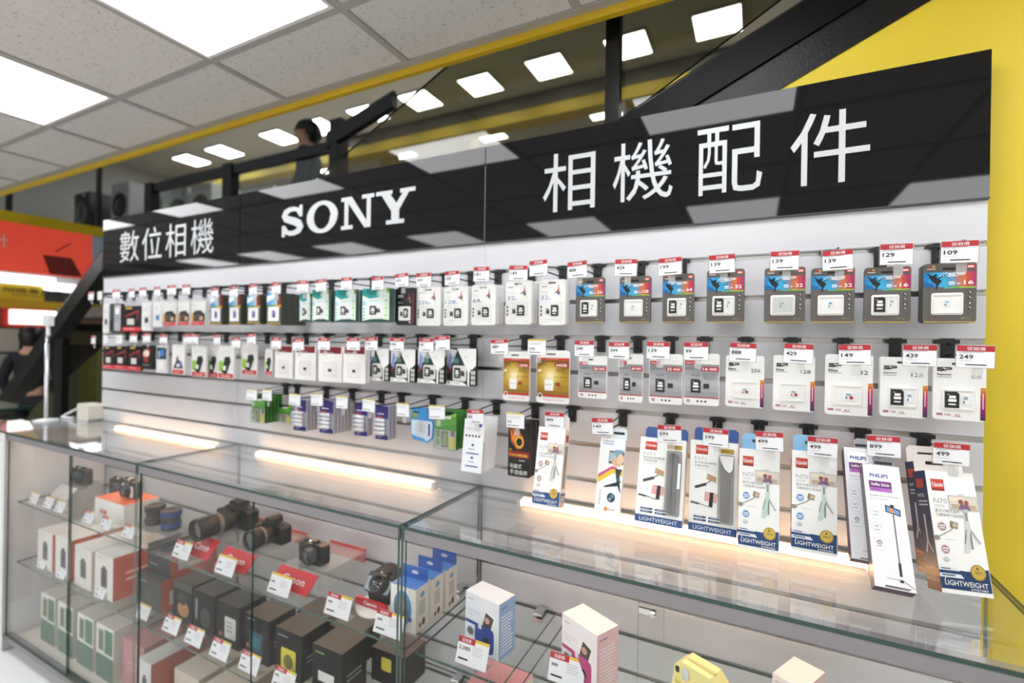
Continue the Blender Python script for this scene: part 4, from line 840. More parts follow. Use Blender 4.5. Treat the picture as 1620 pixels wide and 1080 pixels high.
def place(kind, l, r, t, b, y, n, base, row, hookno, side_ord, kw=None, tilt=0., gap=None, tagpx=None):
    """front pack spans pixels l..r, t..b on the plane y; n packs deep"""
    v, u = (t+b)/2, (l+r)/2
    x0, x1 = aty(l, v, y).x, aty(r, v, y).x; z1, z0 = aty(u, t, y).z, aty(u, b, y).z
    w_, h_ = x1-x0, z1-z0; X = (x0+x1)/2
    root, th = kind(w_, h_, **(kw or {})); gap = gap or th+.0012
    root.location = (X, y, z1); root.rotation_euler = (tilt, 0, random.uniform(-.015, .015))
    grp = f'packs on hook {hookno} of the {row} row'
    tag(root, f'{base}, {side_ord} in the {row} row', 'pack', grp)
    back = M('#d9d9da', .5)
    for i in range(1, n):
        yy = y + gap*i
        if yy + th > -.010: break
        c = root.copy(); C.objects.link(c); c.location = (X+random.uniform(-.0012, .0012), yy, z1+random.uniform(-.0008, .0006)); c.rotation_euler = (tilt, 0, random.uniform(-.01, .01))
        sh = base.split(' with ')[0].split(' marked ')[0].split(' of ')[0]
        tag(c, f'{ORD[i+1]}-back {sh} on the hook {side_ord}, {row} row', 'pack', grp)
    return X

# (kind, l, r, t, b, y, depth, base label, tag px, price, style, kwargs)
SPG = 'grey memory card pack with'
R1 = [
 (k_plain, 163, 173, 480, 526, -.08, 2, 'slim white card pack', (177, 466), '', 'red', {}),
 (k_dark, 172, 192, 480, 525, -.08, 2, 'dark and silver card pack', (199, 465), '', 'blank', {}),
 (k_blackred, 193, 223, 484, 524, -.08, 3, 'black card pack with red foot', (216, 463), '', 'red', {}),
 (k_plain, 224, 240, 478, 523, -.08, 2, 'white card pack with dark chip', (238, 462), '', 'red', {}),
 (k_plain, 242, 257, 477, 517, -.08, 2, 'white card pack with blue chip', (260, 460), '', 'red', {'acc': '#3f7fb8'}),
 (k_cam, 257, 279, 477, 515, -.09, 3, 'clear card pack with red foot', (282, 459), '', 'red', {}),
 (k_cam, 281, 300, 477, 514, -.09, 3, 'clear card pack with red foot', (301, 457), '', 'red', {}),
 (k_cam, 302, 325, 476, 514, -.09, 3, 'clear card pack with red foot', (328, 456), '', 'red', {}),
 (k_blue, 333, 351, 466, 513, -.13, 7, 'blue-topped card pack', (358, 462), '', 'red', {}),
 (k_blue, 362, 381, 465, 513, -.13, 7, 'blue-topped card pack', (388, 460), '', 'red', {}),
 (k_blue, 391, 412, 466, 512, -.13, 8, 'blue-topped card pack', (420, 457), '', 'red', {}),
 (k_blue, 422, 445, 463, 513, -.14, 13, 'blue-topped card pack', (454, 455), '', 'red', {}),
 (k_green, 474, 491, 464, 509, -.12, 3, 'teal card pack', (484, 453), '', 'red', {}),
 (k_green, 494, 520, 458, 509, -.13, 6, 'teal card pack', (526, 450), '', 'red', {}),
 (k_green, 530, 563, 458, 509, -.13, 8, 'teal card pack', (574, 447), '', 'red', {}),
 (k_green, 573, 616, 456, 509, -.13, 9, 'teal card pack', (610, 447), '', 'red', {}),
 (k_black, 627, 656, 455, 514, -.10, 4, 'black card pack with colourful bird', (652, 442), '479', 'red', {}),
 (k_parrot, 659, 697, 454, 515, -.09, 2, 'white card pack marked 256', (697, 441), '459', 'red', {'cap': '256'}),
 (k_parrot, 702, 740, 453, 515, -.09, 3, 'white card pack marked 128', (745, 438), '229', 'red', {'cap': '128'}),
 (k_parrot, 746, 784, 450, 514, -.09, 6, 'white card pack marked 64', (804, 431), '181', 'red', {'cap': '64'}),
 (k_parrot, 800, 841, 444, 513, -.09, 6, 'white card pack marked 32', (851, 430), '149', 'red', {'cap': '32'}),
 (k_parrot, 853, 895, 442, 514, -.08, 4, 'white card pack marked 32', None, '', '', {'cap': '32'}),
 (k_sp, 911, 956, 439, 510, -.07, 2, SPG+' two cards marked 256', (913, 426), '888', 'red', {'cap': '256'}),
 (k_sp, 980, 1029, 437, 510, -.07, 2, SPG+' one card marked 128', (990, 423), '429', 'red', {'cap': '128', 'inner': 'one'}),
 (k_sp, 1048, 1098, 433, 510, -.07, 2, SPG+' two cards marked 64', (1060, 421), '199', 'red', {'cap': '64'}),
 (k_sp, 1118, 1177, 426, 510, -.07, 2, SPG+' two cards marked 32', (1142, 417), '139', 'red', {'cap': '32'}),
 (k_sp, 1209, 1274, 423, 510, -.07, 2, SPG+' silver foil marked 32', (1241, 412), '139', 'red', {'cap': '32', 'inner': 'foil'}),
 (k_sp, 1283, 1352, 423, 510, -.07, 2, SPG+' blue chip marked 32', (1325, 411), '139', 'red', {'cap': '32', 'inner': 'blue'}),
 (k_sp, 1367, 1441, 422, 510, -.07, 2, SPG+' two cards marked 16', (1418, 402), '129', 'red', {'cap': '16'}),
 (k_sp, 1460, 1545, 416, 510, -.07, 4, SPG+' one card marked 16', (1518, 398), '109', 'red', {'cap': '16', 'inner': 'one'}),
]
R2 = [
 (k_blackred, 163, 181, 547, 583, -.08, 2, 'black card pack with red foot', (177, 538), '', 'red', {}),
 (k_blackred, 181, 201, 547, 584, -.08, 2, 'black card pack with red foot', (199, 537), '', 'blank', {}),
 (k_blackred, 202, 223, 547, 586, -.08, 2, 'black card pack with red foot', (219, 537), '', 'blank', {}),
 (k_swoosh, 224, 246, 546, 584, -.08, 2, 'black card pack with red swoosh', (243, 535), '', 'red', {}),
 (k_bluetop, 247, 264, 546, 590, -.08, 2, 'silver card pack with blue picture', (267, 535), '', 'red', {}),
 (k_picture, 272, 292, 545, 592, -.08, 2, 'white card pack with small picture', (297, 537), '', 'red', {}),
 (k_usb, 303, 326, 547, 596, -.09, 2, 'flash drive pack with green patch', (320, 537), '', 'red', {}),
 (k_usb, 327, 346, 547, 597, -.06, 1, 'flash drive pack with green patch', (357, 537), '', 'red', {}),
 (k_usb, 345, 370, 547, 599, -.10, 2, 'flash drive pack with green patch', (383, 538), '', 'red', {}),
 (k_usb, 382, 407, 545, 593, -.08, 1, 'flash drive pack with green patch', (417, 543), '', 'red', {}),
 (k_usb, 419, 431, 552, 594, -.09, 2, 'narrow flash drive pack', None, '', '', {}),
 (k_whitered, 435, 463, 547, 598, -.10, 2, 'white card pack with maroon header', (452, 543), '', 'red', {}),
 (k_whitered, 467, 499, 547, 601, -.10, 3, 'white card pack with maroon header', (488, 545), '', 'red', {}),
 (k_whitered, 504, 541, 548, 604, -.10, 2, 'white card pack with maroon header', (528, 544), '', 'red', {}),
 (k_whitered, 543, 578, 548, 606, -.12, 3, 'white card pack with maroon header', (568, 544), '', 'red', {}),
 (k_bw, 582, 615, 551, 602, -.09, 2, 'black and white card pack', (614, 544), '199', 'red', {}),
 (k_bw, 618, 657, 552, 604, -.09, 2, 'black and white card pack', (655, 545), '199', 'red', {}),
 (k_bw, 661, 703, 553, 606, -.09, 2, 'black and white card pack', (700, 546), '99', 'red', {}),
 (k_bw, 707, 753, 551, 610, -.07, 2, 'black and white card pack', None, '', '', {}),
 (k_gold, 796, 838, 556, 634, -.06, 1, 'gold card pack with dull badge', (790, 548), '489', 'red', {'cap': '128'}),
 (k_gold, 849, 901, 554, 638, -.06, 1, 'gold card pack marked 64', (849, 549), '290', 'yellow', {'cap': '64'}),
 (k_grey, 915, 960, 563, 630, -.08, 2, 'silver-grey card pack marked 128', (924, 551), '249', 'red', {'cap': '128'}),
 (k_grey, 979, 1017, 560, 636, -.08, 2, 'silver-grey card pack marked 64', (979, 554), '399', 'red', {'cap': '64'}),
 (k_grey, 1027, 1080, 560, 639, -.07, 2, 'silver-grey card pack marked 32', (1041, 554), '139', 'red', {'cap': '32'}),
 (k_grey, 1082, 1138, 559, 641, -.07, 1, 'silver-grey card pack marked 16', (1101, 555), '99', 'red', {'cap': '16'}),
 (k_spw, 1148, 1209, 562, 644, -.07, 1, 'white card pack marked 256', (1175, 557), '888', 'red', {'cap': '256', 'kind': 'Elite'}),
 (k_spw, 1223, 1289, 562, 650, -.07, 1, 'white card pack with tiny card marked 128', (1263, 559), '429', 'red', {'cap': '128', 'kind': 'Elite'}),
 (k_spw, 1305, 1381, 561, 657, -.08, 2, 'white card pack marked 32', (1352, 561), '149', 'red', {'cap': '32', 'kind': 'Elite'}),
 (k_spw, 1392, 1468, 565, 660, -.07, 2, 'white card pack with adapter marked 128', (1455, 562), '439', 'red', {'cap': '128'}),
 (k_spw, 1476, 1560, 567, 665, -.07, 2, 'white card pack marked 64', (1543, 564), '249', 'red', {'cap': '64'}),
]
R3 = [
 (k_battg, 399, 419, 625, 669, -.12, 6, 'green battery pack', (398, 624), '', 'yellow', {}),
 (k_battg, 439, 460, 640, 668, -.06, 1, 'small flat green battery pack', (436, 626), '', 'yellow', {}),
 (k_batt, 465, 484, 632, 681, -.12, 6, 'blue battery pack', (466, 632), '', 'yellow', {}),
 (k_batt, 506, 527, 634, 685, -.12, 6, 'blue battery pack', (501, 632), '', 'yellow', {}),
 (k_batt, 561, 581, 637, 689, -.10, 2, 'blue battery pack', (538, 636), '', 'yellow', {}),
 (k_batt, 594, 614, 642, 695, -.10, 3, 'blue battery pack', (583, 641), '', 'yellow', {}),
 (k_wipe, 649, 686, 645, 699, -.06, 1, 'light blue lens cleaning pack', (637, 648), '', 'yellow', {}),
 (k_battg, 688, 722, 650, 711, -.11, 5, 'green battery pack', (691, 652), '', 'yellow', {}),
 (k_zeiss, 735, 767, 663, 745, -.13, 5, 'white lens wipe pack', (752, 659), '85', 'red', {}),
 (k_joy, 804, 838, 668, 754, -.11, 6, 'black flame-printed pack', (815, 665), '75', 'yellow', {}),
]
def run_row(rows, row, k, extra=0):
    N = len(rows) + extra
    for i, (kind, l, r, t, b, y, n, base, tp, price, style, kw) in enumerate(rows):
        o_ = f'{ORD[N-i]} from right'
        X = place(kind, l, r, t, b, y, n, base, row, i+1, o_, kw, tilt=(-.12 if kind is k_zeiss else 0))
        if tp:
            tx = {'red': 'red-topped price tag', 'yellow': 'yellow-edged price tag', 'blank': 'plain pale price tag'}[style]
            pr = f' reading {price}' if price else ''
            hook(X, k, tp, price, style, f'peg hook with {tx}{pr}, {o_} in the {row} row', f'peg hooks of the {row} row')
        else: hook(X, k, tuple(pj_tag(X, k)), '', 'red', f'black peg hook with partly hidden tag, {o_} in the {row} row', f'peg hooks of the {row} row')
def pj_tag(X, k):
    v = Vector((X-.01, -.156, ZG(k)-.022)) - CAM; d = v.dot(fw); return (810+FPX*v.dot(rt)/d, 540-FPX*v.dot(upv)/d)
run_row(R1, 'top', 2); run_row(R2, 'middle', 0); run_row(R3, 'bottom', -2, 8)

def boxat(kind, TL, TR, BL, yt, base, o_, kw=None, behind=0, tagpx=None, price='', gap=.004):
    a = aty(*TL, yt); b = aty(*TR, yt); q = atx(*BL, a.x); wd = b.x-a.x; d = Vector((0, q.y-a.y, q.z-a.z)); hh = d.length
    tilt = max(-.30 if kind is not k_philips else -.78, min(0, math.asin(max(-1, min(1, d.y/hh)))))
    if 1080 < TL[0] < 1330: tilt = -.14
    lo, hi = .05, .4
    for _ in range(30):          # length down the tilted front so that its foot meets the seen height
        hh = (lo+hi)/2; v = Vector((a.x, a.y+hh*math.sin(tilt), a.z-hh*math.cos(tilt))) - CAM
        if 540 - FPX*v.dot(upv)/v.dot(fw) < BL[1]: lo = hh
        else: hi = hh
    zb = a.z - hh*math.cos(tilt)
    if False: print('box', TL, 'tilt %.2f h %.3f zb %.3f w %.3f' % (tilt, hh, zb, wd))
    if zb < ZT+.004: hh = (a.z-ZT-.004)/math.cos(tilt)
    root, th = kind(wd, hh, **(kw or {})); root.location = ((a.x+b.x)/2, a.y, a.z); root.rotation_euler = (tilt, 0, .20 if (kw or {}).get('dark') else 0)
    tag(root, f'{base}, {o_} in the bottom row', 'box', 'boxes on the long hooks of the bottom row')
    return root, th, (a.x+b.x)/2, a, tilt
RB = [  # left to right
 (k_n70, (853, 674), (895, 679), (841, 799), -.155, 'white selfie stick box with cream side', (877, 664), '499', {'navy': '#2a4f8c', 'tab': '#e6dcd8', 't': .035}),
 (k_remote, (951, 692), (990, 695), (938, 812), -.10, 'white remote pack with yellow and pink stripes', (953, 674), '149', {}),
 (k_n71, (1014, 690), (1086, 696), (1003, 823), -.11, 'windowed selfie stick box with side slip', (1059, 686), '599', {'var': 0}),
 (k_n71, (1093, 695), (1168, 702), (1082, 837), -.11, 'windowed selfie stick box with top slip', (1132, 692), '599', {'var': 1}),
 (k_n70, (1170, 709), (1234, 717), (1161, 865), -.13, 'selfie stick box with pale green tripod', (1217, 698), '499', {'acc': '#bcd6cc', 'dot': '#5f97cc', 'tab': '#86b6dc', 'navy': '#1f4576', 't': .03}),
 (k_n70, (1253, 712), (1324, 729), (1243, 869), -.13, 'selfie stick box with pale green tripod', (1301, 707), '499', {'acc': '#bcd6cc', 'dot': '#5f97cc', 'tab': '#86b6dc', 'navy': '#1f4576', 't': .03}),
 (k_philips, (1364, 733), (1422, 733), (1384, 926), -.19, 'purple-sided selfie stick box in front', (1398, 706), '899', {}),
 (k_n70, (1460, 742), (1542, 747), (1477, 931), -.15, 'navy-sided selfie stick box with gold seal', (1505, 718), '499', {'dark': True, 't': .044}),
]
for i, (kind, TL, TR, BL, yt, base, tp, price, kw) in enumerate(RB):
    o_ = f'{ORD[len(RB)-i]} from right'
    root, th, X, a, tilt = boxat(kind, TL, TR, BL, yt, base, o_, kw)
    if i in (6, 7):       # one more of the same behind it on the hook
        def dup(o, par=None):
            c = o.copy(); C.objects.link(c); c.parent = par
            for ch in o.children: dup(ch, c)
            return c
        c = dup(root); c.location = (root.location.x - (.020 if i == 6 else 0), root.location.y + th + (.040 if i == 6 else .008), root.location.z + (.016 if i == 6 else .006)); c.rotation_euler = (tilt*.9, 0, .20 if i == 7 else 0)
        tag(c, 'rear one of the two ' + ('purple-sided selfie stick boxes' if i == 6 else 'navy-sided selfie stick boxes by the yellow wall'), 'box', 'boxes on the long hooks of the bottom row')
    hook(X, -2, tp, price, 'red', f'peg hook with red-topped price tag reading {price}, {o_} in the bottom row', 'peg hooks of the bottom row')

# ================================================================== INSIDE THE CASES
ZS1, ZS2, ZD = .8755, .5975, .2555
def cbox(label, x, y, z, w, d, h, front, side, top, art=None, yaw=0., group=None, name='camera_box', sideart=None):
    """a carton standing with its front lower left corner at x,y,z"""
    m = MB()
    vs = [(0,0,0),(w,0,0),(w,d,0),(0,d,0),(0,0,h),(w,0,h),(w,d,h),(0,d,h)]
    m.add(vs, [(0,1,5,4)], front); m.add(vs, [(1,2,6,5),(3,0,4,7)], side); m.add(vs, [(4,5,6,7)], top); m.add(vs, [(0,3,2,1),(2,3,7,6)], front)
    o = m.build(name, None, (x, y, z), (0, 0, yaw)); tag(o, label, 'box', group)
    if art:
        a = PK(w, h); art(a); a.v = [tuple(Vector(p) + Vector((w/2, 0, h))) for p in a.v]; a.build('printed_front', o)
    if sideart:
        a = PK(d, h); sideart(a); T_ = Matrix.Translation((w, d/2, h)) @ Matrix.Rotation(math.pi/2, 4, 'Z'); a.v = [tuple(T_ @ Vector(p)) for p in a.v]; a.build('printed_side', o)
    return o
def pcard(x, y, z, label, price='', wd=.062, ht=.046, yaw=0., lean=-.35, red=True):
    o = thing('price_card', label, 'price card', (x, y, z), (0, 0, yaw), 'price cards standing inside the display cases')
    c, s_ = math.cos(lean), math.sin(lean)
    m = MB(); m.T = Matrix.Rotation(lean, 4, 'X'); m.box(-wd/2, 0, .002, wd/2, .001, ht, M('#e8eaee', .4)); m.build('card', o)
    m = PK(wd, ht); R_x = Matrix.Rotation(lean, 4, 'X') @ Matrix.Translation((0, 0, ht))
    if red: m.r(0, .78, .55, 1, TAGRED, 1); m.t('促銷價', .12, .815, .42, .95, W_, 2)
    m.r(.55 if red else 0, .9, 1, 1, pm('#e0bf2c'), 1)
    if price: m.t(price, .05, .52, .05+.075*len(price), .68, K_, 2, .01)
    else: m.r(.07, .54, .25, .64, GR, 2)
    m.ln(.5, .4, .92, .75, 4, LG, 2); m.r(.08, .2, .4, .26, K_, 2)
    m.v = [tuple(R_x @ Vector(p)) for p in m.v]; m.build('price_print', o)
    m = MB(); e = -ht*s_ ; m.prism([(-wd/2, 0), (wd/2, 0), (wd/2, .0015), (-wd/2, .0015)], 0, .03, CLEAR); m.T = Matrix.Rotation(lean, 4, 'X'); m.box(-wd/2, .0013, 0, wd/2, .0022, ht*.9, CLEAR); m.build('stand', o)
    return o
CB, CB2 = M('#131315', .5, spec=.3), M('#222123', .4)
def slr(label, x, y, z, lens=.16, r=.037, sc=1., yaw=0.):
    o = thing('camera', label, 'camera', (x, y, z), (0, 0, yaw)); b = .07*sc
    m = MB(); W = .066*sc; H = .092*sc
    m.prism([(-W, 0), (W, 0), (W, H*.70), (W*.86, H*.78), (W*.40, H*.80), (-W*.45, H*.80), (-W*.62, H*.88), (-W*.95, H*.84), (-W, H*.7)], -.018*sc, .030*sc, CB); m.prism(m.rrect(-W*1.06, 0, -W*.62, H*.80, .008*sc), -.046*sc, -.012*sc, M('#202022', .6, bump=.5, bscale=300)); m.build('body', o)
    m = MB(); m.prism([(-W*.40, H*.78), (W*.36, H*.78), (W*.28, H*1.08), (W*.14, H*1.16), (-W*.18, H*1.16), (-W*.32, H*1.08)], -.030*sc, .024*sc, CB); m.build('prism_housing', o)
    m = MB(); m.box(-W*.18, -.012*sc, H*1.16, W*.14, .020*sc, H*1.20, M('#55555a', .3, metal=.8)); m.build('hot_shoe', o)
    m = MB(); m.lathe([(0, H*.92), (.012*sc, H*.92), (.012*sc, H*.79)], 14, CB2, 'z', (W*.68, .004*sc, 0)); m.build('mode_dial', o)
    zc = H*.46; y0 = -.018*sc
    lb = thing_part('lens', o)
    m = MB(); p = [(r*.86, y0), (r*.86, y0-lens*.12), (r*.98, y0-lens*.14), (r*.98, y0-lens*.40), (r*.90, y0-lens*.42), (r*.90, y0-lens*.55), (r*1.02, y0-lens*.58), (r*1.04, y0-lens*.96), (r*1.0, y0-lens), (r*.86, y0-lens), (r*.80, y0-lens*.93), (0, y0-lens*.92)]
    m.lathe(p, 24, M('#151415', .45, spec=.3), 'y', (W*.05, 0, zc)); m.build('barrel', lb)
    m = MB(); m.lathe([(r*.985, y0-lens*.44), (r*.995, y0-lens*.45), (r*.995, y0-lens*.53), (r*.985, y0-lens*.54)], 24, M('#6b5f52', .4), 'y', (W*.05, 0, zc)); m.build('focus_ring', lb)
    m = MB(); m.lathe([(r*.80, y0-lens*.935), (r*.4, y0-lens*.95), (0, y0-lens*.955)], 20, M('#0a0c14', .03, coat=1), 'y', (W*.05, 0, zc)); m.build('front_element', lb)
    return o
def thing_part(name, parent):
    e = bpy.data.objects.new(name, None); C.objects.link(e); e.parent = parent; e.empty_display_size = .02; return e
def compact(label, x, y, z, yaw=0., col='#1d1d1f', w=.11, h=.064, face=None, loc_rot=None):
    o = thing('camera', label, 'camera', (x, y, z), loc_rot or (0, 0, yaw)); m = MB()
    m.prism(m.rrect(-w/2, 0, w/2, h, .010), -.014, .018, M(col, .35)); m.build('body', o)
    if face: m = MB(); m.prism(m.rrect(-w/2+.003, .004, w/2-.003, h*.74, .006), -.0158, -.0138, M(face, .4)); m.build('front_cover', o)
    m = MB(); m.lathe([(.029, -.014), (.029, -.024), (.025, -.026), (.025, -.038), (.021, -.040), (.018, -.036), (0, -.034)], 20, M('#2a2a2d', .3), 'y', (w*.08, 0, h*.48)); m.build('lens', o)
    m = MB(); m.lathe([(.017, -.0365), (.008, -.0385), (0, -.039)], 16, M('#0b0d14', .03, coat=1), 'y', (w*.08, 0, h*.48)); m.build('front_element', o)
    m = MB(); m.lathe([(0, h+.006), (.009, h+.006), (.009, h-.002)], 12, CB2, 'z', (-w*.33, 0, 0)); m.lathe([(0, h+.004), (.006, h+.004), (.006, h-.002)], 12, CHROME, 'z', (-w*.14, 0, 0)); m.build('dials', o)
    m = MB(); m.box(w*.02, -.008, h-.001, w*.16, .010, h+.007, CB2); m.build('flash', o)
    return o
def riser(label, x, y, w, d, z, h, txt='Canon', plate='#c4252c'):
    o = thing('display_riser', label, 'display stand', (x, y, z)); RM = M(plate, .35, coat=.3)
    m = MB(); m.box(0, 0, h-.004, w, d, h, CLEAR); m.box(0, 0, 0, .003, d, h-.004, CLEAR); m.box(w-.003, 0, 0, w, d, h-.004, CLEAR); m.build('platform', o)
    m = MB(); m.T = Matrix.Translation((0, 0, h)) @ Matrix.Rotation(-.75, 4, 'X'); ph = h*1.25; m.box(0, -.0015, -ph, w, .0015, 0, RM); m.build('front_plate', o)
    a = PK(w, ph); a.t(txt, .20, .34, .80, .68, pm('#f1dede'), 8, .02); T_ = Matrix.Translation((w/2, 0, h)) @ Matrix.Rotation(-.75, 4, 'X'); a.v = [tuple(T_ @ Vector(p)) for p in a.v]; a.build('plate_lettering', o)
    m = MB(); m.box(0, d-.003, h*.2, w, d, h+.006, RM); m.build('back_plate', o)
    return o
# -- left case, upper shelf
riser('clear riser with a red front plate under the small black camera', -2.99, -.20, .16, .10, ZS1, .05, '', '#c9c2bb')
compact('small black compact camera at the far left of the top shelf', -2.91, -.155, ZS1+.0505, 0, '#242426', .13, .075)
compact('brown and black compact camera behind the white box', -2.73, -.075, ZS1+.0005, 0, '#2f2c2a', .14, .08, '#6b4325')
cbox('white camera box with orange lid resting on the top shelf', -2.50, -.27, ZS1, .23, .13, .085, M('#eceae6', .4), M('#e3e0da', .4), M('#d9602f', .4), lambda a: (a.r(.18, .3, .42, .5, pm('#d9572c'), 1), a.ln(.2, .36, .4, .44, 1, W_, 2)), group='cartons in the display cases')
compact('white-faced camera lying on top of the orange-lidded box', -2.375, -.195, ZS1+.086, -.1, '#2a2725', .12, .07, '#efe7df')
for n, (x, y, c, l) in enumerate(((-2.20, -.19, '#2b2b2e', 'black'), (-2.085, -.19, '#1d3f86', 'dark blue'))):
    o = thing('lens', f'{l} camera lens standing upright right of the orange-lidded box', 'lens', (x, y, ZS1), group='loose lenses on the top shelf')
    m = MB(); m.lathe([(0, 0), (.033, 0), (.035, .01), (.035, .030), (.032, .032), (.032, .05), (.036, .053), (.036, .078), (.030, .08), (.027, .072), (0, .07)], 22, M('#202023', .35), 'z'); m.build('barrel', o)
    m = MB(); m.lathe([(.0352, .012), (.0356, .013), (.0356, .028), (.0352, .029)], 22, M(c, .4), 'z'); m.lathe([(.0362, .056), (.0366, .057), (.0366, .074), (.0362, .075)], 22, M(c, .4), 'z'); m.build('grip_ring', o)
for n, (x, y) in enumerate(((-2.93, -.33), (-2.80, -.325), (-2.69, -.325), (-2.44, -.325), (-2.30, -.325), (-2.13, -.325))):
    pcard(x, y, ZS1, f'white price card on the left top shelf, {ORD[n+1]} from the left', '', .075, .05, red=n > 2)
# -- left case, middle shelf: white cartons with orange sides
OR = M('#c8552c', .4)
def eos(a): a.r(.35, .25, .68, .68, pm('#3a3a3d'), 1); a.e(.5, .45, .12, .12, pm('#17171a'), 2); a.r(.42, .66, .6, .74, pm('#3a3a3d'), 1); a.ln(.1, .85, .5, .92, 1, LG, 2)
for n, x in enumerate((-2.90, -2.73, -2.555, -2.385)):
    cbox(f'white camera carton with orange side on the middle shelf, {ORD[n+1]} from left', x, -.315, ZS2, .142, .22, .165+.008*(n % 2), M('#dedcd8', .4), OR if n != 2 else M('#d8d4ce', .4), M('#e2dfda', .4), eos, group='white and orange camera cartons', sideart=(lambda a: (a.r(.1, .1, .9, .85, pm('#c3502a'), 1), a.ln(.2, .3, .8, .6, 2, pm('#e3b7a2'), 2))) if n != 2 else None)
cbox('black camera carton with orange side at the right of the middle shelf', -2.165, -.27, ZS2, .17, .20, .12, M('#222123', .4), OR, M('#3a3735', .35), lambda a: (a.ln(.1, .7, .5, .85, 1, GR, 2), a.e(.5, .4, .15, .2, pm('#39383b'), 1)), group='black camera cartons', sideart=lambda a: (a.r(.15, .15, .85, .6, pm('#d8d0c8'), 1), a.ln(.2, .25, .8, .5, 2, GR, 2)))
cbox('black camera carton with orange side on top of another one', -2.150, -.24, ZS2+.1205, .16, .18, .105, M('#19181a', .4), OR, M('#3a3735', .35), lambda a: a.ln(.1, .2, .6, .35, 1, GR, 2), group='black camera cartons', sideart=lambda a: (a.r(.15, .2, .85, .8, pm('#d8d0c8'), 1), a.ln(.2, .3, .8, .7, 3, GR, 2)))
for n, (x, y) in enumerate(((-2.85, -.325), (-2.66, -.327), (-2.33, -.327), (-2.02, -.325))): pcard(x, y, ZS2, f'pale price card on the left middle shelf, {ORD[n+1]} from the left', '', .075, .05, red=False)
# -- left case, floor
def grn(a): a.r(.0, .0, 1, .45, pm('#3f6f5c'), 1); a.r(.12, .52, .45, .92, pm('#8a8f6c'), 2); a.r(.2, .55, .38, .88, pm('#4c5a45'), 3); a.r(.5, .5, .95, .95, pm('#2f6a4c'), 2)
for n, x in enumerate((-2.90, -2.735, -2.56, -2.40)):
    cbox(f'green and white carton on the case floor, {ORD[n+1]} from the left', x, -.30, ZD, .135, .19, .215, M('#dfe2de', .4), M('#cfcac2', .4), M('#d5d0c6', .4), grn, group='green cartons on the case floor', name='film_box')
cbox('dusty pink carton standing on the case floor', -2.215, -.29, ZD, .15, .16, .20, M('#b87f80', .45), M('#b87f80', .45), M('#c08888', .45), lambda a: a.ln(.2, .4, .8, .6, 2, pm('#c99696'), 2), group='cartons in the display cases', name='film_box')
cbox('white camera carton with orange edge right of the pink carton', -2.045, -.32, ZD, .09, .2, .19, M('#e2dfda', .4), OR, M('#e6e2dc', .4), eos, group='cartons in the display cases')
# -- middle case, upper shelf
riser('clear riser with red plate under the long-lens camera', -1.80, -.25, .13, .20, ZS1, .055)
slr('black camera with a long zoom lens on a clear riser', -1.735, -.135, ZS1+.0555, .15, .038, 1.0)
riser('clear riser with red plate under the shorter-lens camera', -1.625, -.255, .16, .20, ZS1, .050)
slr('black camera with a short zoom lens on a clear riser', -1.52, -.15, ZS1+.0505, .085, .033, .85)
riser('clear riser with red plate under the small compact camera', -1.345, -.255, .165, .20, ZS1, .050)
compact('small black compact camera on a clear red-fronted riser', -1.265, -.20, ZS1+.0505, 0, '#1d1d1f', .105, .066)
o = thing('tilted_stand', 'round white and red camera stand near the glass divider', 'display stand', (-.965, -.23, ZS1))
m = MB(); m.lathe([(0, 0), (.062, 0), (.064, .004), (.060, .010), (0, .010)], 30, M('#e8e2dc', .35), 'z'); m.build('base', o)
m = MB(); m.T = Matrix.Translation((0, .03, .052)) @ Matrix.Rotation(math.radians(-35), 4, 'X'); m.lathe([(0, .006), (.058, .006), (.060, .0), (0, 0)], 30, M('#2c2629', .35), 'y'); m.build('disc', o)
m = MB(); m.T = Matrix.Translation((0, -.028, .012)); m.prism([(-.062, 0), (.062, 0), (.055, .020), (-.055, .020)], -.004, .004, M('#c4252c', .35)); m.build('front_plate', o)
a = PK(.11, .02); a.t('Canon', .28, .25, .72, .8, W_, 4, .02); a.v = [tuple(Vector(p)+Vector((0, -.0322, .033))) for p in a.v]; a.build('plate_lettering', o)
compact('silver-lensed compact camera tilted on the round stand', -.965, -.232, ZS1+.036, 0, '#232326', .095, .056, '#8fa0a8', (math.radians(-35), 0, 0))
for n, (p_, pr) in enumerate((((283, 884), ''), ((347, 912), ''), ((430, 946), ''), ((525, 980), ''), ((604, 1012), ''))):
    q = atz(*p_, ZS1); pcard(q.x, max(-.328, q.y), ZS1, f'white price card on the middle top shelf, {ORD[n+1]} from the left', pr, .092, .058, red=n != 1 and n != 2)
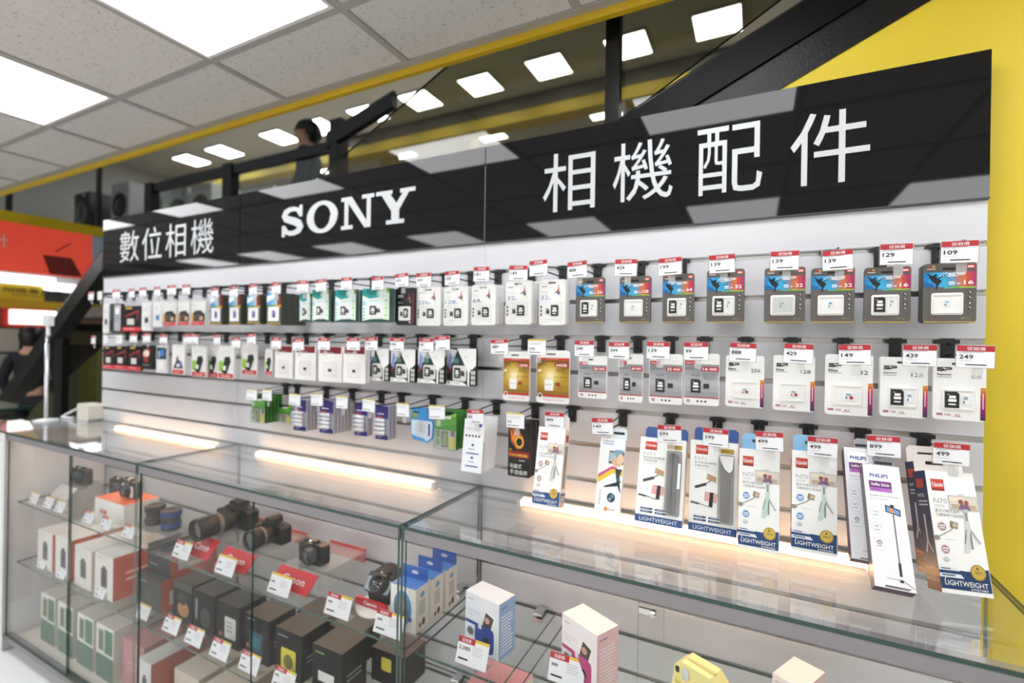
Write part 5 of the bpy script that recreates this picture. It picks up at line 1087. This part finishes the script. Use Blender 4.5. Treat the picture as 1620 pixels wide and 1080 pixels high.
# blue-tabbed mirror boxes beside the divider
for n, (y, dx) in enumerate(((-.285, .0), (-.222, .004), (-.160, .010))):
    o = cbox(f'white box with blue hang tab and oval lens, {("nearest the glass door", "middle of three", "rearmost of three")[n]}', -.872+dx, y, ZS1, .085, .055, .115, M('#eceae4', .4), M('#e6e1d6', .4), M('#dcdff2', .4), lambda a: (a.e(.48, .52, .36, .40, pm('#3f93d2'), 1), a.e(.45, .5, .28, .36, pm('#6f7276'), 2), a.e(.42, .55, .16, .2, pm('#8b8e92'), 3), a.ln(.15, .06, .8, .12, 1, pm('#a9b7d8'), 2), a.r(.72, .25, .85, .35, pm('#2c5fb0'), 4)), group='white boxes with blue tabs', name='camera_kit_box', sideart=lambda a: (a.e(.5, .82, .18, .07, pm('#4f9fd6'), 1), a.r(.25, .35, .75, .7, pm('#b9c2c2'), 1), a.e(.35, .14, .09, .06, pm('#2b2b2e'), 1, 8), a.e(.62, .17, .13, .09, pm('#2b2b2e'), 1, 10)))
    m = MB(); m.box(.0, .050, .1152, .085, .0512, .150, pm('#2a66b8')); m.build('hang_tab', o); m = MB(); m.T = Matrix.Translation((0, .050, 0)); m.ell(.0425, .134, .012, .005, W_, 1.5, 10); m.build('hang_hole', o); m = MB(); m.box(.002, .002, .1151, .083, .05, .1158, pm('#4f86cf')); m.build('lid_print', o)
# -- middle case, middle shelf: black cartons
ART = [lambda a: (a.r(.0, .82, 1, 1, pm('#3b3a3a'), 1), a.e(.55, .35, .3, .2, pm('#c08a4a'), 1), a.e(.5, .6, .25, .15, pm('#1a1a1a'), 2)), lambda a: (a.t('HERO', .1, .55, .4, .85, pm('#9a9a9c'), 1) if False else a.r(.1, .3, .2, .8, pm('#8f8f92'), 1), a.e(.6, .4, .25, .25, pm('#2f2f33'), 1)), lambda a: (a.rr(.35, .2, .85, .7, .05, pm('#c9c9c6'), 1), a.ln(.45, .3, .75, .6, 3, GR, 2), a.e(.15, .25, .08, .06, pm('#9a5a4a'), 2)), lambda a: (a.r(.2, .2, .75, .65, pm('#1f4a5c'), 1), a.r(.3, .3, .65, .55, pm('#2c6a80'), 2), a.ln(.1, .85, .5, .92, 1, GR, 2), a.e(.12, .3, .06, .05, pm('#b86a4a'), 2)), lambda a: (a.rr(.22, .08, .78, .62, .05, pm('#d3c82c'), 1), a.e(.5, .35, .18, .16, pm('#6f6a1c'), 2), a.ln(.1, .8, .6, .88, 1, GR, 2)), lambda a: (a.t('ipc', .2, .35, .7, .65, pm('#d6d6d6'), 1) if False else a.r(.2, .3, .75, .5, pm('#cfcfcf'), 1), a.ln(.1, .8, .5, .88, 1, pm('#7fae5a'), 2))]
DESC = ['copper-printed', 'plain grey-printed', 'white-windowed', 'teal-printed', 'yellow-printed', 'white-lettered']
TOPLIT = M('#6a6258', .22, coat=.2)  # black carton tops: reflected lights put into a paler colour
for n, x in enumerate((-1.925, -1.79, -1.645, -1.49, -1.335, -1.165)):
    cbox(f'black {DESC[n]} camera carton on the middle shelf', x, -.265-.004*n, ZS2, .118, .10, .145, M('#151517', .55, spec=.2), M('#1a191b', .55, spec=.2), TOPLIT if n > 2 else M('#4a4947', .3), ART[n], group='black camera cartons', sideart=lambda a: a.ln(.2, .3, .8, .5, 2, GR, 2))  # the other tops are also painted paler for reflected lights
for n, (x, y, h_) in enumerate(((-1.40, -.145, .115), (-1.25, -.145, .105), (-1.05, -.16, .10))):
    cbox(f'black carton with glossy top in the rear row, {ORD[n+1]} from the left', x, y, ZS2, .13, .10, h_, M('#151416', .55, spec=.2), M('#1a191b', .55, spec=.2), TOPLIT, lambda a: a.rr(.3, .4, .6, .8, .04, pm('#cabf3a'), 1), group='black camera cartons')
for n, (x, y) in enumerate(((-1.84, -.325), (-1.70, -.327), (-1.555, -.329), (-1.41, -.326), (-1.25, -.327))): pcard(x, y, ZS2, f'white price card before the black cartons, {ORD[n+1]} from the left', '', .090, .056)
for n, x in enumerate((-1.90, -1.72, -1.5, -1.25)):
    cbox(f'low beige carton on the middle case floor, {ORD[n+1]} from the left', x, -.27, ZD, .15, .18, .17, M('#cfc5b6', .45), M('#b8ab9a', .45), M('#d9cfc0', .4), lambda a: (a.r(.1, .2, .5, .7, pm('#4a4a4e'), 1), a.ln(.55, .4, .9, .7, 3, GR, 2)), group='beige cartons on the case floor')
# -- right case
def topbox(TLp, Fp, Rp, zt, h, **k):
    """carton from three seen top corners: front left, near corner, right rear"""
    a, f, r = atz(*TLp, zt), atz(*Fp, zt), atz(*Rp, zt); w_ = (f-a).length; yaw = math.atan2(f.y-a.y, f.x-a.x); d = max(.055, min(.11, (r-f).length))
    return cbox(k.pop('label'), a.x, a.y, zt-h, w_, d, h, yaw=yaw, **k)
def instax(c, acc):
    def f(a):
        a.rr(.30, .04, .86, .50, .10, pm(c), 2); a.e(.62, .25, .14, .11, pm(c), 3); a.e(.64, .24, .09, .075, pm('#23262c'), 4); a.r(.40, .42, .50, .50, pm('#d9dde2'), 4); a.r(.02, .44, .36, .50, pm(c), 3); a.e(.17, .30, .12, .085, pm('#9aa0a6'), 2); a.e(.17, .30, .08, .06, pm('#5f656b'), 3)
        a.p([(.48, .46), (.78, .42), (.90, .72), (.60, .80)], pm('#f2f0ea'), 1); a.p([(.52, .50), (.76, .47), (.85, .70), (.62, .76)], pm('#4a4442'), 1.5); a.e(.66, .62, .08, .06, pm('#c99a86'), 2.6, 8); a.t('instax', .08, .66, .46, .73, pm(acc), 2); a.ln(.08, .58, .36, .62, 1, LG, 2); a.ln(.08, .87, .3, .90, 1, GR, 2)
    return f
def rside(c):
    def f(a): a.r(0, 0, 1, 1, pm(c), 1); a.ln(.1, .05, .92, .75, 12, pm('#e8eaf0'), 2, .35); a.ln(.1, .85, .6, .9, 1, pm('#66708a'), 2)
    return f
topbox((737, 933), (790, 957), (822, 944), ZS1+.137, .137, label='white and blue instant camera box on the right case shelf', front=M('#e4e8ee', .38), side=M('#8fb0d8', .4), top=M('#e9e9ec', .38), art=instax('#23489a', '#b6c6e0'), sideart=rside('#86a8d4'), group='instant camera boxes', name='instant_camera_box')
topbox((889.6, 968.6), (945, 1005.7), (982, 991), ZS1+.137, .137, label='white and pink instant camera box on the right case shelf', front=M('#f0eaea', .38), side=M('#e8c4cc', .4), top=M('#f0ebe6', .38), art=instax('#b8447a', '#e6ccd6'), sideart=rside('#e2bcc6'), group='instant camera boxes', name='instant_camera_box')
q = atz(1108, 1052, ZS1+.118); o = thing('instant_camera', 'pale yellow instant camera at the front of the right case', 'camera', (q.x, q.y, ZS1), (0, 0, -.42)); YM = M('#efe39a', .35, coat=.2)
m = MB(); m.prism([(-.050, .014), (-.036, 0), (.036, 0), (.050, .014), (.053, .06), (.048, .10), (.032, .117), (-.030, .119), (-.044, .108), (-.052, .06)], -.022, .024, YM); m.build('body', o)
m = MB(); m.lathe([(.035, -.022), (.034, -.034), (.028, -.036), (.028, -.052), (.022, -.053), (.020, -.048), (0, -.047)], 26, YM, 'y', (.0, 0, .050)); m.build('lens_barrel', o)
m = MB(); m.lathe([(.019, -.0485), (0, -.050)], 20, M('#15161a', .05, coat=1), 'y', (.0, 0, .050)); m.build('lens', o)
m = MB(); m.rbox(-.026, -.0245, .086, -.012, -.0215, .110, .005, M('#d9dde0', .12, metal=.6)); m.build('flash', o); m = MB(); m.rbox(-.042, -.0235, .094, -.034, -.0215, .106, .002, M('#22201a', .2)); m.build('viewfinder', o)
m = MB(); m.box(-.028, -.006, .1165, .034, .002, .1195, M('#c9bd78', .5)); m.build('film_slot', o); m = MB(); m.lathe([(.006, -.022), (.006, -.025), (0, -.025)], 12, M('#e2d47e', .4), 'y', (-.036, 0, .078)); m.build('shutter_button', o)
topbox((1222, 1064), (1272, 1092), (1330, 1078), ZS1+.112, .112, label='cream box with pink ribbon print at the lower right', front=M('#eadfdc', .4), side=M('#e8d0d2', .4), top=M('#ece3e0', .4), art=instax('#d7a7b2', '#c79aa6'), sideart=rside('#e6ccd0'), group='instant camera boxes', name='instant_camera_box')
q = atz(738, 1062, ZS1); pcard(q.x, max(-.328, q.y), ZS1, 'large white price card before the blue instant camera box', '2,380', .085, .060)
q = atz(893, 1085, ZS1); pcard(q.x, max(-.328, q.y), ZS1, 'white price card before the pink instant camera box', '', .085, .060)
cbox('white carton with red print on the lower right shelf', -.66, -.24, ZS2, .14, .12, .16, M('#e6e2de', .4), M('#dcd7d0', .4), M('#d99aa0', .4), lambda a: (a.r(.1, .3, .9, .7, pm('#c24a52'), 1), a.ln(.2, .4, .8, .6, 2, W_, 2)), group='cartons in the display cases', name='film_box')

# ================================================================== BEYOND THE WALL
def sideplate(name, u0, v0, u1, v1, X, mat, parent=None, depth=.06, art=None):
    """a panel facing +x on the plane X, seen between pixels u0..u1, v0..v1"""
    a, b = atx(u0, (v0+v1)/2, X), atx(u1, (v0+v1)/2, X); zt, zb = atx((u0+u1)/2, v0, X).z, atx((u0+u1)/2, v1, X).z
    m = MB(); m.box(-depth, a.y, zb, 0, b.y, zt, mat)
    off = Vector((X, 0, 0)) if parent is None else Vector((X, 0, 0)) - parent.location
    o = m.build(name, parent, tuple(off))
    if art:
        k = PK(b.y-a.y, zt-zb); art(k); T_ = Matrix.Translation((.0005, (a.y+b.y)/2, zt)) @ Matrix.Rotation(math.pi/2, 4, 'Z'); k.v = [tuple(T_ @ Vector(p)) for p in k.v]; k.build('printed_front', o)
    return o
XB = -6.3
bn = thing('hanging_banner', 'red advertising banner with yellow top border at the far left', 'banner', (XB, .8, 2.2))
REDB = M('#f0523f', .5); RB_ = REDB.node_tree.nodes['Principled BSDF']; RB_.inputs['Emission Color'].default_value = lin('#f0523f'); RB_.inputs['Emission Strength'].default_value = .45   # mild glow added to the red sheet to brighten it
m = MB(); a0 = atx(-120, 335, XB); a1 = atx(168, 350, XB)
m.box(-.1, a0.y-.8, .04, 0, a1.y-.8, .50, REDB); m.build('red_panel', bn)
m = MB(); m.box(-.12, a0.y-.8, .50, .02, a1.y-.8, .60, M('#e3c417', .5)); m.build('yellow_border', bn)
k = PK(1, .46); T_ = Matrix.Translation((.001, atx(0, 380, XB).y-.8+.5, .5)) @ Matrix.Rotation(math.pi/2, 4, 'Z')
k.p([(.30, .42), (.53, .42), (.62, .02), (.36, .02)], M('#7c2620', .6), 1); k.ln(.34, .05, .56, .38, 8, M('#9a352c', .6), 2); k.stroke([(.40, .52), (.52, .75)], .015, M('#a2352b', .6), 1); k.text('計', -.56, -.25, -.44, -.12, W_, 2); k.r(.70, .0, .80, 1, M('#b9d0ea', .5), 1); k.p([(.70, 0), (.80, 0), (.80, .4), (.72, .5)], M('#e9a99a', .5), 2)
k.v = [tuple(T_ @ Vector(p)) for p in k.v]; k.build('printed_picture', bn)
m = MB(); m.box(-.08, -.2, .60, -.04, -.16, 3.6, DARK); m.box(-.08, .5, .60, -.04, .54, 3.6, DARK); m.build('hangers', bn)
XF = -8.2
def dark_text(a): a.t('相機專賣店', .08, .38, .92, .80, pm('#3a3620'), 2); a.ln(.2, .1, .8, .22, 1, pm('#5a5530'), 2)
bf = thing('shop_front', 'lit shop front with yellow sign and white light box below the red banner', 'shop front', (XF, 1.2, 0))
m = MB(); m.box(-.6, -3.2, 2.30, 0, 1.6, 2.75, M('#b9b5ae', .6)); m.build('fascia', bf)
sideplate('yellow_sign', -40, 448, 70, 474, XF+.05, M('#d6b62a', .5), bf, art=None)
sideplate('yellow_band', -60, 476, 175, 489, XF+.04, M('#cfae2c', .5), bf)
EW = emit('shop_light', '#f4f7ff', 3.0)
for q in ((-30, 434, 88, 446), (72, 449, 128, 459), (145, 449, 170, 457)): sideplate('soffit_light', *q, XF+.12, EW, bf, .3)
sideplate('light_box_frame', 3, 489, 98, 518, XF+.10, M('#c9382f', .5), bf); sideplate('light_box', 16, 491, 92, 513, XF+.13, emit('light_box', '#fff6f0', 2.6), bf)
sideplate('rear_wall', -80, 474, 190, 660, XF-.7, M('#4b4740', .8), bf)
for q, c in (((108, 492, 165, 512), '#d9a79a'), ((112, 462, 140, 474), '#dcdcd8'), ((143, 462, 160, 474), '#c4413c'), ((104, 524, 165, 545), '#6a6550'), ((-5, 560, 28, 640), '#a9a49c'), ((62, 530, 100, 600), '#7d776c'), ((0, 520, 30, 556), '#bdb7ab')): sideplate('wall_display', *q, XF-.5, M(c, .6), bf)
a = PK(.9, .2); dark_text(a); y0 = atx(15, 460, XF+.05); T_ = Matrix.Translation((.055, y0.y-1.2+.22, y0.z+.08)) @ Matrix.Rotation(math.pi/2, 4, 'Z') @ Matrix.Scale(.75, 4); a.v = [tuple(T_ @ Vector(p)) for p in a.v]; a.build('sign_lettering', bf)
# neighbouring low glass counter at the left edge
o = thing('low_counter', 'second glass counter with pale wares behind the left end', 'counter', (-4.6, -.3, 0))
m = MB(); m.box(-.9, -.5, 0, .55, .35, .95, M('#cfccc6', .5)); m.build('cabinet', o)
sheet(-.9, -.5, 1.18, .55, .35, 1.19).build('glass_top', o); sheet(.543, -.5, .95, .55, .35, 1.18).build('side_pane', o)
for n, (x, y, c) in enumerate(((.1, -.2, '#9a9484'), (.3, .1, '#b9b3a4'), (-.2, .05, '#6f6a5c'), (.28, -.35, '#a8a8a8'))):
    cbox(('sand-coloured', 'cream', 'brown', 'pale grey')[n]+' carton inside the second glass counter', -4.6+x, -.3+y, .9505, .2, .14, .16, M(c, .5), M(c, .5), M(c, .45), lambda a: a.ln(.2, .3, .8, .7, 3, pm('#77706a'), 2), group='cartons in the second counter', name='ware_box')

# ---- people
def skin_mesh(name, verts, edges, radii, mat, parent, sub=2):
    me = bpy.data.meshes.new(name); me.from_pydata(verts, edges, []); me.materials.append(mat); me.update()
    o = bpy.data.objects.new(name, me); C.objects.link(o); o.parent = parent
    md = o.modifiers.new('skin', 'SKIN'); md.use_smooth_shade = True
    for i, r in enumerate(radii): me.skin_vertices[0].data[i].radius = r if isinstance(r, tuple) else (r, r)
    me.skin_vertices[0].data[0].use_root = True
    sb = o.modifiers.new('sub', 'SUBSURF'); sb.levels = sub; sb.render_levels = sub
    return o
def person(label, loc, yaw, H, top, legs, bow=0.):
    s = H/1.72; o = thing('person', label, 'person', loc, (0, 0, yaw))
    V = [(0,0,.95),(0,0,1.12),(0,0,1.30),(0,.01,1.42),(0,0,1.50),(0,-.02-bow*.3,1.58),(0,-.03-bow*.5,1.64),(0,-.02-bow*.5,1.69),
         (.17,.0,1.40),(.24,.01,1.16),(.22,-.10,.96),(.21,-.15,.88),(-.17,.0,1.40),(-.24,.01,1.16),(-.22,-.10,.96),(-.21,-.15,.88),
         (.09,0,.90),(.10,-.01,.50),(.10,.02,.09),(.10,-.12,.04),(-.09,0,.90),(-.10,-.01,.50),(-.10,.02,.09),(-.10,-.12,.04),(0,-.115-bow*.5,1.60)]
    E = [(0,1),(1,2),(2,3),(3,4),(4,5),(5,6),(6,7),(3,8),(8,9),(9,10),(10,11),(3,12),(12,13),(13,14),(14,15),(0,16),(16,17),(17,18),(18,19),(0,20),(20,21),(21,22),(22,23),(5,24)]
    R = [(.14,.10),(.13,.09),(.15,.10),(.11,.08),.055,.075,.09,.07,.055,.045,.035,.03,.055,.045,.035,.03,.085,.06,.045,.04,.085,.06,.045,.04,.018]
    V = [(x*s, y*s, z*s) for x, y, z in V]; R = [tuple(q*s for q in (r if isinstance(r, tuple) else (r, r))) for r in R]
    skin_mesh('body', V, E, R, M('#c79a80', .5), o)
    ci = [0, 1, 2, 3, 8, 9, 10, 12, 13, 14]; mp = {v: i for i, v in enumerate(ci)}
    skin_mesh('shirt', [V[i] for i in ci], [(mp[a], mp[b]) for a, b in E if a in mp and b in mp], [tuple(q*1.14 for q in R[i]) for i in ci], M(top, .8), o)
    ci = [0, 16, 17, 18, 20, 21, 22]; mp = {v: i for i, v in enumerate(ci)}
    skin_mesh('trousers', [V[i] for i in ci], [(mp[a], mp[b]) for a, b in E if a in mp and b in mp], [tuple(q*1.13 for q in R[i]) for i in ci], M(legs, .8), o)
    m = MB(); m.T = Matrix.Translation((0, (-.005-bow*.5)*s, 1.635*s)); n = 14
    vs, fs = [], []
    for i in range(9):
        t = -1.05 + i*(math.pi/2+1.05)/8
        for k_ in range(n):
            a_ = 2*math.pi*k_/n; r_ = .118*math.cos(t)*s; back = max(0, math.sin(a_))
            vs.append((r_*math.cos(a_)*.92, r_*math.sin(a_)*1.08+.012*s, (.125*math.sin(t) if t > 0 or back > .25 else .03*(-t)*.3)*s))
    for i in range(8):
        for k_ in range(n): fs.append((i*n+k_, i*n+(k_+1) % n, (i+1)*n+(k_+1) % n, (i+1)*n+k_))
    m.add(vs, fs, M('#121012', .45), True); m.build('hair', o)
    m = MB(); [m.lathe([(0, -.006), (.007, -.004), (0, 0)], 8, M('#1a1414', .2), 'y', (sx*.032*s, (-.113-bow*.5)*s, 1.635*s)) for sx in (-1, 1)]; m.build('eyes', o)
    m = MB(); m.box(-.022*s, (-.116-bow*.5)*s, 1.563*s, .022*s, (-.108-bow*.5)*s, 1.570*s, M('#9a5a52', .5)); m.build('mouth', o)
    m = MB(); [m.lathe([(0, -.006), (.022, -.004), (.022, .004), (0, .006)], 8, M('#c79a80', .5), 'x', (sx*.09*s, (-.01-bow*.5)*s, 1.61*s)) for sx in (-1, 1)]; m.build('ears', o)
    return o
q = aty(489, 215, 2.05)
person('person with short black hair and dark top behind the black guard rail', (q.x, 2.05, ZL), -1.0, 1.80, '#17181c', '#202228', .03)
q = atx(50, 560, -7.3)
person('person in dark clothes standing beyond the escalator at the far left', (-7.3, q.y, 0), -2.2, 1.70, '#1b1d26', '#1a1a20')

# ---- appliances on the upper floor
def washer(label, x, y, z, body='#dcdcd8', wd=.6, dark=False):
    o = thing('washing_machine', label, 'appliance', (x, y, z), group='appliances on the upper floor'); B = M(body, .35)
    m = MB(); m.prism(m.rrect(-wd/2, 0, wd/2, .85, .02), 0, .58, B); m.build('cabinet', o)
    m = MB(); m.lathe([(.235, 0), (.235, -.03), (.17, -.045), (.165, -.02)], 28, M('#2a2b2e' if not dark else '#77777c', .3), 'y', (0, 0, .42)); m.build('door_ring', o)
    m = MB(); m.lathe([(.168, -.025), (.10, -.045), (0, -.05)], 24, M('#14171c', .06, coat=.6), 'y', (0, 0, .42)); m.build('door_glass', o)
    m = MB(); m.box(-wd/2+.01, -.008, .73, wd/2-.01, .0, .835, M('#c3c6c9' if not dark else '#2b2c30', .3)); m.lathe([(.035, 0), (.032, -.03), (0, -.03)], 16, CHROME, 'y', (.12, -.008, .78)); m.build('control_panel', o)
    return o
for n, (u, v, y, body, lb) in enumerate(((318, 305, 4.3, '#dcdcd6', 'white washing machine'), (282, 310, 4.3, '#d2d4d6', 'pale grey washing machine'), (190, 318, 3.6, '#b9bcbd', 'silver washing machine'), (130, 318, 3.6, '#1d1e22', 'black washing machine'))):
    q = aty(u, v, y); k = (body == '#1d1e22')
    washer(f'{lb} at the bottom of its pair upstairs', q.x, y, ZU, body, .66, k); washer(f'{lb} stacked on another one upstairs', q.x, y, ZU+.852, body, .66, k)
for n, (u, v, y, w_, h_, c, lb) in enumerate(((408, 292, 4.6, .9, 1.55, '#e6e2e4', 'white display panel with pink print'), (345, 285, 5.2, .9, 1.9, '#c9c6be', 'cream display panel'), (240, 300, 5.2, .8, 1.9, '#8b8f7c', 'olive display panel'), (222, 300, 4.6, .8, 2.0, '#2c2e33', 'dark display panel'), (440, 250, 6.9, 1.2, 2.6, '#d2b32c', 'yellow display panel'))):
    q = aty(u, v, y); o = thing('poster_stand', f'{lb} on the upper floor', 'poster stand', (q.x, y, ZU), group='display panels on the upper floor')
    m = MB(); m.box(-w_/2, 0, .05, w_/2, .12, h_, M(c, .5)); m.build('board', o); m = MB(); m.box(-w_/2-.02, -.05, 0, w_/2+.02, .2, .05, DARK); m.build('foot', o)
    a = PK(w_, h_); a.ln(.15, .55, .85, .9, 5, M('#b89a9a' if n == 0 else '#6f6c66', .6), 2, .5, n); a.r(.2, .15, .8, .45, M('#9fb0bd', .5), 2); a.v = [tuple(Vector(p)+Vector((0, 0, h_))) for p in a.v]; a.build('printed_front', o)
